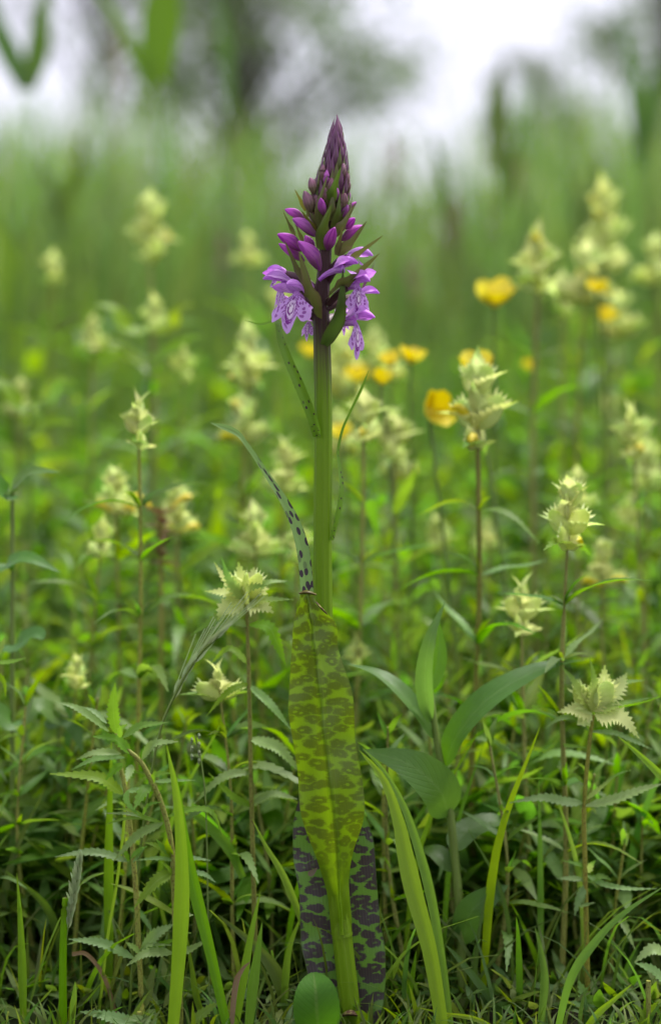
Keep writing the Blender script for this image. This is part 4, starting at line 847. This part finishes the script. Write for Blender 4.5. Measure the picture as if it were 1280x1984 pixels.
# ------------------------------------------------------------ the orchid
def orchid():
    b = P(680, 1985, 0); b.z = -.006
    t = thing('marsh_orchid', b, 'purple marsh orchid with a tall flower spike and dark spotted leaves', 'orchid')
    stem_c = [(681, 1995), (678, 1955), (662, 1809), (655, 1730), (644, 1560), (632, 1350), (626, 1180), (625, 1030), (626, 800), (624, 680), (622, 600), (628, 520), (634, 440), (641, 360), (647, 310), (650, 285)]
    st = [P(x, y, 0) for x, y in stem_c]; st[0].z = -.008
    rad = [(0, 19), (.13, 18.3), (.45, 17), (.6, 16), (.66, 15), (.74, 12), (.82, 9), (1, 3)]
    m = MB(); m.tube(st, lambda q: interp(rad, q) * PX, 60, 56, 8, .05); stem = m.build('stem', M['o_stem'], t)
    def sx(y):   # stem centre column for a row
        return interp([(yy, xx) for xx, yy in reversed(stem_c)], y)
    # node ring with the sheath below the front leaf
    m = MB(); m.tube([P(663, 1813, 0), P(662, 1806, 0), P(661, 1796, 0), P(659, 1780, 0)], lambda q: (20 - 1.2 * q) * PX, 8, 24, 3, .02); m.build('sheath', M['o_stem'], t)
    # leaves given by their outlines: rows (y, left, mid, right, depth of midrib, depth of edges)
    def outline_leaf(rows, mat, name='leaf', n=44, across=12, wav=.0008, keel=.0034):
        ys = [r[0] for r in rows]; mm = MB(); R_ = []; U_ = []
        cols = [[float(r[k]) for r in rows] for k in range(6)]
        cs = [spline(c, n) for c in cols]
        for i in range(n + 1):
            y, l, mi, r, dm, de = (cs[k][i] for k in range(6)); row = []; uu = []
            for j in range(2 * across + 1):
                u = j / across - 1; x = lerp(mi, r, u) if u > 0 else lerp(mi, l, -u)
                ex = (2.2 if y > 1730 else .85 if y < 1640 else lerp(.85, 2.2, (y - 1640) / 90)) if keel > 0 else .85; d = lerp(dm, de, abs(u) ** ex) - keel * math.exp(-(u / .1) ** 2) + wav * math.sin(i * .55 + u * 2.5) * abs(u) + wav * .6 * math.sin(i * 1.3 - u * 3)
                row.append(P(x, y, d)); uu.append((.5 + u * .5, (ys[0] - y) / (ys[0] - ys[-1])))
            R_.append(row); U_.append(uu)
        mm.row_grid(R_, U_); return mm.build(name, mat, t)
    front = [(1812, 642, 662, 682, -.0046, -.0005), (1770, 638, 660, 680, -.0052, -.0005), (1735, 634, 657, 677, -.0062, -.001), (1700, 625, 655, 676, -.0075, -.003), (1650, 608, 653, 684, -.010, -.005), (1600, 589, 649, 701, -.012, -.006), (1560, 580, 645, 706, -.0135, -.0065), (1500, 577, 639, 700, -.0135, -.006),
             (1440, 568, 631, 688, -.013, -.006), (1385, 559, 625, 686, -.0125, -.006), (1340, 560, 620, 682, -.012, -.006), (1285, 563, 614, 664, -.0115, -.006), (1250, 566, 610, 654, -.011, -.006), (1212, 568, 606, 652, -.0105, -.006), (1190, 573, 602, 636, -.0105, -.007), (1165, 579, 597, 612, -.0105, -.009), (1148, 583, 594, 606, -.0105, -.010)]
    lf = outline_leaf(front, M['o_under'])
    lf['label'] = 'large yellow-green leaf showing its faintly spotted underside'
    m = MB(); w = [13, 13, 13, 11, 8.5, 6, 4.8, 4.6, 5.5, 6.5, 5, .6]
    tipc = [(594, 1152, -.0105), (591, 1110, -.009), (585, 1062, -.0075), (571, 1015, -.006), (550, 972, -.004), (520, 925, -.001), (494, 885, .001), (474, 857, .002), (462, 842, .003), (445, 832, .003), (428, 826, .003), (408, 819, .003)]
    m.ribbon([P(*c) for c in tipc], lambda q: interp([(i / 11, x) for i, x in enumerate(w)], q) * PX, (.3, -1, .25), 44, 2, .3); tip = m.build('leaf_tip', M['o_tip'], t)
    tip['label'] = 'narrow purple-dotted leaf tip twisted upwards'
    sub(tip, lf)
    # brown crease at the pinch and on the leaf shoulder
    m = MB(); m.tube([P(612, 1166, -.011), P(622, 1178, -.0112), P(634, 1191, -.0095)], lambda q: 4 * PX * math.sin(math.pi * (q * .8 + .12)), 8, 7, 0, 0, .5); cr = m.build('brown_crease', M['scale'], t); sub(cr, lf)
    m = MB(); m.tube([P(580, 1150, -.0115), P(594, 1147, -.0125), P(612, 1152, -.011)], lambda q: 6 * PX * (.5 + .5 * math.sin(math.pi * q)), 8, 8, 0, 0, .6); cr = m.build('pinched_fold', M['o_bract_yellow'], t); sub(cr, lf)
    rear = [(2015, 672, 690, 706, .004, .003), (1985, 640, 690, 730, .0055, .003), (1950, 618, 686, 741, .007, .003), (1910, 602, 680, 746, .0085, .004), (1870, 592, 675, 747, .009, .004), (1833, 584, 670, 745, .0095, .0045), (1786, 581, 665, 737, .010, .005), (1727, 579, 660, 731, .0105, .006), (1671, 569, 653, 727, .011, .007), (1622, 567, 650, 722, .012, .008), (1580, 570, 645, 707, .013, .009), (1535, 585, 642, 685, .014, .011), (1490, 615, 640, 662, .015, .013), (1460, 634, 639, 643, .016, .015)]
    rl = outline_leaf(rear, M['o_upper'], wav=.0005, keel=-.001); rl['label'] = 'lower leaf densely blotched with dark purple'
    # withered scale at the foot and a scrap of dry petal
    m = MB(); m.tube([P(662, 1968, -.004), P(680, 1962, -.007), P(700, 1972, -.004)], lambda q: 9 * PX * math.sin(math.pi * (.15 + q * .7)), 10, 8, 0, 0, .6); m.build('withered_scale', M['scale'], t)
    m = MB(); m.ribbon([P(676, 1985, -.006), P(700, 1968, -.008), P(716, 1990, -.006)], lambda q: lance(12 * PX, q), (0, -1, .2), 8, 2, .2); m.build('withered_scale', M['grass'], t)
    m = MB(); m.ribbon([P(597, 1696, .0035), P(605, 1690, .003), P(615, 1681, .003)], lambda q: lance(6 * PX, q), (0, -1, .2), 6, 1, .3); m.build('dry_scrap', M['panicle'], t)
    # slim stem leaves
    def slim(pts, ws, mat, N, name='leaf', fold=.4):
        mm = MB(); k_ = len(ws) - 1
        mm.ribbon([P(*c) for c in pts], lambda q: interp([(i / k_, x) for i, x in enumerate(ws)], q) * PX * .5, N, 40, 2, fold); return mm.build(name, mat, t)
    slim([(616, 846, -.004), (612, 828, -.0055), (603, 800, -.006), (582, 748, -.006), (561, 700, -.005), (546, 660, -.003), (539, 628, .002), (531, 622, .006), (505, 628, .008), (475, 621, .009)], [18, 21, 21, 21, 19, 16, 11, 5, 4, .8], M['o_slim'], (-.5, -.8, .3))
    slim([(640, 1046, -.002), (646, 1020, -.002), (655, 980, -.001), (659, 945, .0), (656, 905, .001), (653, 875, .001), (662, 832, .002), (680, 792, .003), (699, 752, .004), (714, 717, .005)], [14, 16, 17, 16, 13, 10, 8, 7, 9, 1], M['o_slim'], (.9, -.6, .2))
    # bracts by hand
    def bract(base, tip_, w, mat, dyb=-.003, dyt=-.008, bow=0.0, mid=None, face=None):
        a, e = P(*base, dyb), P(*tip_, dyt)
        c = P(*mid, (dyb + dyt) / 2) if mid else lerp(a, e, .5)
        c = c + Vector((0, -bow, 0)); f = face or ((base[0] + tip_[0]) / 2 - sx((base[1] + tip_[1]) / 2)) / 60
        mm = MB(); mm.ribbon([a, lerp(a, c, .55) + Vector((0, -bow * .6, 0)), c, lerp(c, e, .6), e], lambda q: w * PX * .58 * max(.03, (.62 + .38 * math.sin(math.pi * min(1, q * 2.2))) * min(1, (1 - q) * 1.6) ** .8), (f, -1, .25), 14, 2, -.25)
        return mm.build('bract', M[mat], t)
    BG, BB, BY, BP = 'o_bract_green', 'o_bract', 'o_bract_yellow', 'o_bract_purple'
    bract((590, 562), (551, 466), 19, BB, -.003, -.012, .003)
    bract((614, 614), (579, 488), 32, BB, -.005, -.02, .006, (597, 560))
    bract((586, 470), (570, 428), 10, BB, .0, -.006)
    bract((570, 458), (548, 409), 11, BB, .002, .0)
    bract((612, 452), (584, 408), 13, BY, -.004, -.008, .001)
    bract((592, 408), (570, 366), 11, BY, -.002, -.003)
    bract((622, 484), (642, 396), 26, BG, -.005, -.016, .003, (628, 436))
    bract((617, 442), (634, 340), 16, BB, -.006, -.013, .002, (617, 395))
    bract((633, 405), (661, 322), 20, BG, -.006, -.015, .002)
    bract((648, 458), (689, 393), 18, BB, -.005, -.007, .002, (668, 430))
    bract((655, 496), (710, 429), 21, BB, -.004, -.007, .002, (682, 468))
    bract((662, 518), (742, 456), 15, BB, -.006, -.014, .003)
    bract((636, 574), (735, 491), 26, BB, -.004, -.016, .005, (680, 543))
    bract((653, 494), (664, 438), 13, BB, -.006, -.014)
    bract((700, 566), (726, 508), 7, BP, .004, .004)
    bract((596, 420), (594, 372), 9, BB, .0, -.004)
    slim([(627, 668, -.004), (636, 652, -.006), (652, 622, -.009), (660, 585, -.012), (664, 520, -.014)], [18, 27, 30, 20, 1], M['o_bract_green'], (.5, -1, .2), 'bract')
    # buds by hand
    def bud(base, tip_, w, mat='bud', dyb=-.003, dyt=-.007, bow=(0, 0)):
        a, e = P(*base, dyb), P(*tip_, dyt); c = lerp(a, e, .5) + Vector((bow[0] * PX, 0, -bow[1] * PX))
        mm = MB(); mm.tube([a, lerp(a, c, .6), c, lerp(c, e, .55), e], lambda q: w * PX * .5 * max(.05, math.sin(math.pi * (q ** .85 * .93 + .04)) ** .8), 16, 18, 3, .13); return mm.build('bud', M[mat], t)
    bud((612, 458), (567, 424), 24, dyb=-.003, bow=(2, -4)); bud((590, 426), (552, 406), 17, dyb=.003, dyt=.003, bow=(0, -3))
    bud((584, 486), (538, 454), 24, dyb=.0, bow=(0, -4)); bud((590, 506), (540, 472), 18, dyb=.004, dyt=.002)
    bud((620, 524), (578, 468), 28, dyb=-.005, dyt=-.014, bow=(4, -4)); bud((608, 486), (591, 456), 18, dyb=.006, dyt=.006)
    bud((634, 484), (648, 441), 23, dyb=-.006, dyt=-.016, bow=(-1, 0)); bud((664, 442), (687, 423), 18, dyb=.0); bud((660, 466), (703, 437), 20, dyb=.002, dyt=.0, bow=(0, -3))
    bud((674, 406), (690, 391), 10, dyb=.003, dyt=.003); bud((627, 418), (621, 384), 16, dyb=-.009, dyt=-.014); bud((604, 412), (589, 370), 22, 'bud_young', -.006, -.008); bud((607, 376), (601, 344), 17, 'bud_young', -.006, -.007)
    bud((643, 382), (646, 352), 14, 'bud_young', -.008, -.011); bud((625, 392), (629, 362), 15, 'bud_young', -.008, -.01); bud((664, 402), (668, 374), 16, 'bud_young', -.006, -.008)
    # top cone of overlapping young bracts
    half = [(225, 1), (250, 9), (280, 18), (320, 28), (380, 37), (440, 42)]
    N_ = 96; ga = 2.39996
    for i in range(N_):
        f = i / (N_ - 1); yb = lerp(270, 452, f ** .9); a = i * ga + .4
        rb = interp(half, yb) * .55; L = lerp(48, 62, f) * random.uniform(.85, 1.15); yt = yb - L
        rt = interp(half, yt) * lerp(1.0, 1.12, f) + random.uniform(-1, 2) + 1
        cx0, cx1 = sx(yb) + 2, sx(yt) + 1
        dirv = Vector((math.cos(a), math.sin(a), 0))
        A = P(cx0, yb, 0) + dirv * rb * PX; E = P(cx1, yt, 0) + dirv * rt * PX
        C = lerp(A, E, .45) + dirv * (7 + 3 * f) * PX
        w = lerp(15, 20, f) * random.uniform(.85, 1.15); mm = MB()
        mm.ribbon([A, lerp(A, C, .5) + dirv * 2 * PX, C, lerp(C, E, .55), E], lambda q: w * PX * .5 * (.7 + .3 * math.sin(math.pi * min(1, q * 2))) * max(.05, min(1, (1 - q) * 1.9)), dirv + Vector((0, 0, .2)), 10, 2, -.35)
        pick = random.random() + (1 - f) * .9 - .35
        mm.build('bract', M[BP if pick > .55 else BB if pick > .05 else BG], t)
        if f > .45 and i % 2 == 0: 
            A2 = P(cx0, yb - 8, 0) + dirv * rb * PX; E2 = A2 + (E - A) * .62 + dirv * 3 * PX; mm = MB()
            mm.tube([A2, lerp(A2, E2, .5) + dirv * 5 * PX, E2], lambda q: 7 * PX * max(.08, math.sin(math.pi * (q ** .85 * .93 + .04)) ** .8), 9, 9); mm.build('bud', M['bud_young' if random.random() < .7 else 'bud'], t)
    # open flowers
    def flower(px_, py_, dy, az, sc, attach, lip=1.0, lipdir=(.45, -1), sep=1.0, hoodL=1.0, tilt=0, seps=((24, 18, 16), (24, -18, 16)), lipspread=62, spur=True):
        o_ = P(px_, py_, dy); F = Vector((math.cos(R(az)), math.sin(R(az)), 0)); U = Vector((0, 0, 1)); S = U.cross(F)
        q = Matrix.Rotation(R(tilt), 3, S); Ft, Ut = q @ F, q @ U
        def W(x, y, z): return o_ + (Ft * x + S * y + Ut * z) * (PX * sc)
        # hood
        mm = MB(); rows = []; uvs = []; n = 12; k_ = 8; HL_ = 40 * hoodL
        for i in range(n + 1):
            s_ = i / n; x = -8 + HL_ * s_; r = 11.5 * math.sin(math.pi * (.16 + .82 * s_)) ** .75; zc = 4 + 7 * math.sin(s_ * 2.2) ; row = []; uu = []
            for j in range(k_ + 1):
                a = R(-105 + 210 * j / k_); row.append(W(x + 1.5 * math.cos(a), math.sin(a) * r * .85, zc + math.cos(a) * r * (1.0 if abs(a) < 1.6 else .7) - 3)); uu.append((j / k_, s_))
            rows.append(row); uvs.append(uu)
        mm.row_grid(rows, uvs); hood = mm.build('flower', M['petal'], t)
        for (x, y, z) in seps:
            mm = MB(); sg = 1 if y > 0 else -1
            mm.ribbon([W(-4, sg * 6, 3), W(lerp(-4, x, .4), lerp(sg * 6, y, .5) + sg * 2, lerp(3, z, .55) + 2), W(lerp(-4, x, .75), lerp(sg * 6, y, .82), lerp(3, z, .85) + 1), W(x, y, z)], lambda q: lance(7.5 * PX * sc * sep, q, .75, .5), Ut * .7 + S * sg + Ft * .4, 10, 2, .2, .15)
            sub(mm.build('sepal', M['petal'], t), hood)
        mm = MB(); rows = []; uvs = []; n = 12; k_ = 24
        dn = Vector((lipdir[0], 0, lipdir[1])).normalized()
        for i in range(n + 1):
            s_ = i / n; row = []; uu = []
            for j in range(k_ + 1):
                u = j / k_ * 2 - 1; au = abs(u)
                L = 36 + 14 * math.exp(-(u / .2) ** 2) + 5 * math.exp(-((au - .62) / .2) ** 2) - 7 * math.exp(-((au - .33) / .07) ** 2) - 14 * max(0, au - .75) * 4 * max(0, au - .75) + 1.3 * math.sin(u * 19)
                th = R(lipspread) * u; l = L * s_ * lip; a_ = l * math.cos(th); b_ = l * math.sin(th) + 4 * u * (1 - s_)
                curl = -.0045 * b_ * b_ - .004 * a_ * a_ + 1.6 * math.sin(u * 9) * s_ * s_
                nx, nz = -dn.z, dn.x
                row.append(W(8 + dn.x * a_ + nx * curl, b_, -1 + dn.z * a_ + nz * curl)); uu.append((.5 + .5 * u, s_))
            rows.append(row); uvs.append(uu)
        mm.row_grid(rows, uvs); sub(mm.build('lip', M['lip'], t), hood)
        if spur:
            mm = MB(); mm.tube([W(6, 0, -1), W(-8, 0, -3), W(-22, 0, -9), W(-32, 0, -17)], lambda q: PX * sc * (6 - 3 * q), 8, 8); sub(mm.build('spur', M['petal'], t), hood)
        a0 = P(*attach, 0); e0 = W(-6, 0, 0); mm = MB()
        mm.tube([a0, lerp(a0, e0, .5) + Vector((0, 0, .001)), e0], lambda q: PX * (5.5 + 2 * math.sin(math.pi * q)), 10, 9, 3, .12); sub(mm.build('ovary', M['ovary'], t), hood)
    flower(578, 572, -.010, 240, 1.45, (618, 612), 1.12, (.5, -1), 1.0, .95, -8, ((16, 26, 14), (20, -30, 8)), 58)
    flower(554, 549, .000, 200, 1.32, (616, 585), .95, (.35, -1), 1.0, 1.05, 4, ((34, 14, 12), (30, -18, 18)), 50)
    flower(686, 552, -.009, -45, 1.32, (634, 590), .95, (.28, -1), 1.0, .95, 8, ((26, 16, 22), (34, -10, 18)), 46)
    flower(680, 622, -.005, -28, 1.36, (634, 632), 1.05, (.32, -1), 1.0, 1.1, 6, ((22, 22, 6), (30, -12, 18)), 40)
    flower(658, 520, -.010, -22, 1.3, (634, 548), .7, (1, -.25), 1.1, .9, 2, ((20, 12, 12), (20, -12, 10)), 50)
    flower(682, 497, -.003, -12, 1.2, (638, 524), .45, (.8, -.6), 1.1, 1.0, 12, ((30, 8, 10), (28, -9, 4)), 40, False)
    flower(604, 622, .010, 220, 1.0, (622, 640), .8, (.3, -1), .9, .8, 0, ((14, 16, 10), (14, -16, 10)), 50, False)
    flower(700, 572, .004, 8, 1.05, (634, 600), .9, (.4, -1), 1.0, 1.0, 6, ((24, 16, 14), (26, -14, 12)), 46)
    flower(548, 530, .006, 172, 1.0, (616, 560), .6, (.7, -.6), 1.0, 1.0, 8, ((28, 12, 12), (26, -14, 8)), 46, False)
    flower(560, 588, .006, 165, .85, (616, 622), .8, (.4, -1), .9, .9, 0, ((20, 14, 10), (20, -14, 10)), 52, False)
    flower(655, 612, .011, 40, .9, (628, 630), .85, (.4, -1), .9, .9, 0, ((20, 14, 14), (20, -14, 14)), 52, False)
orchid()
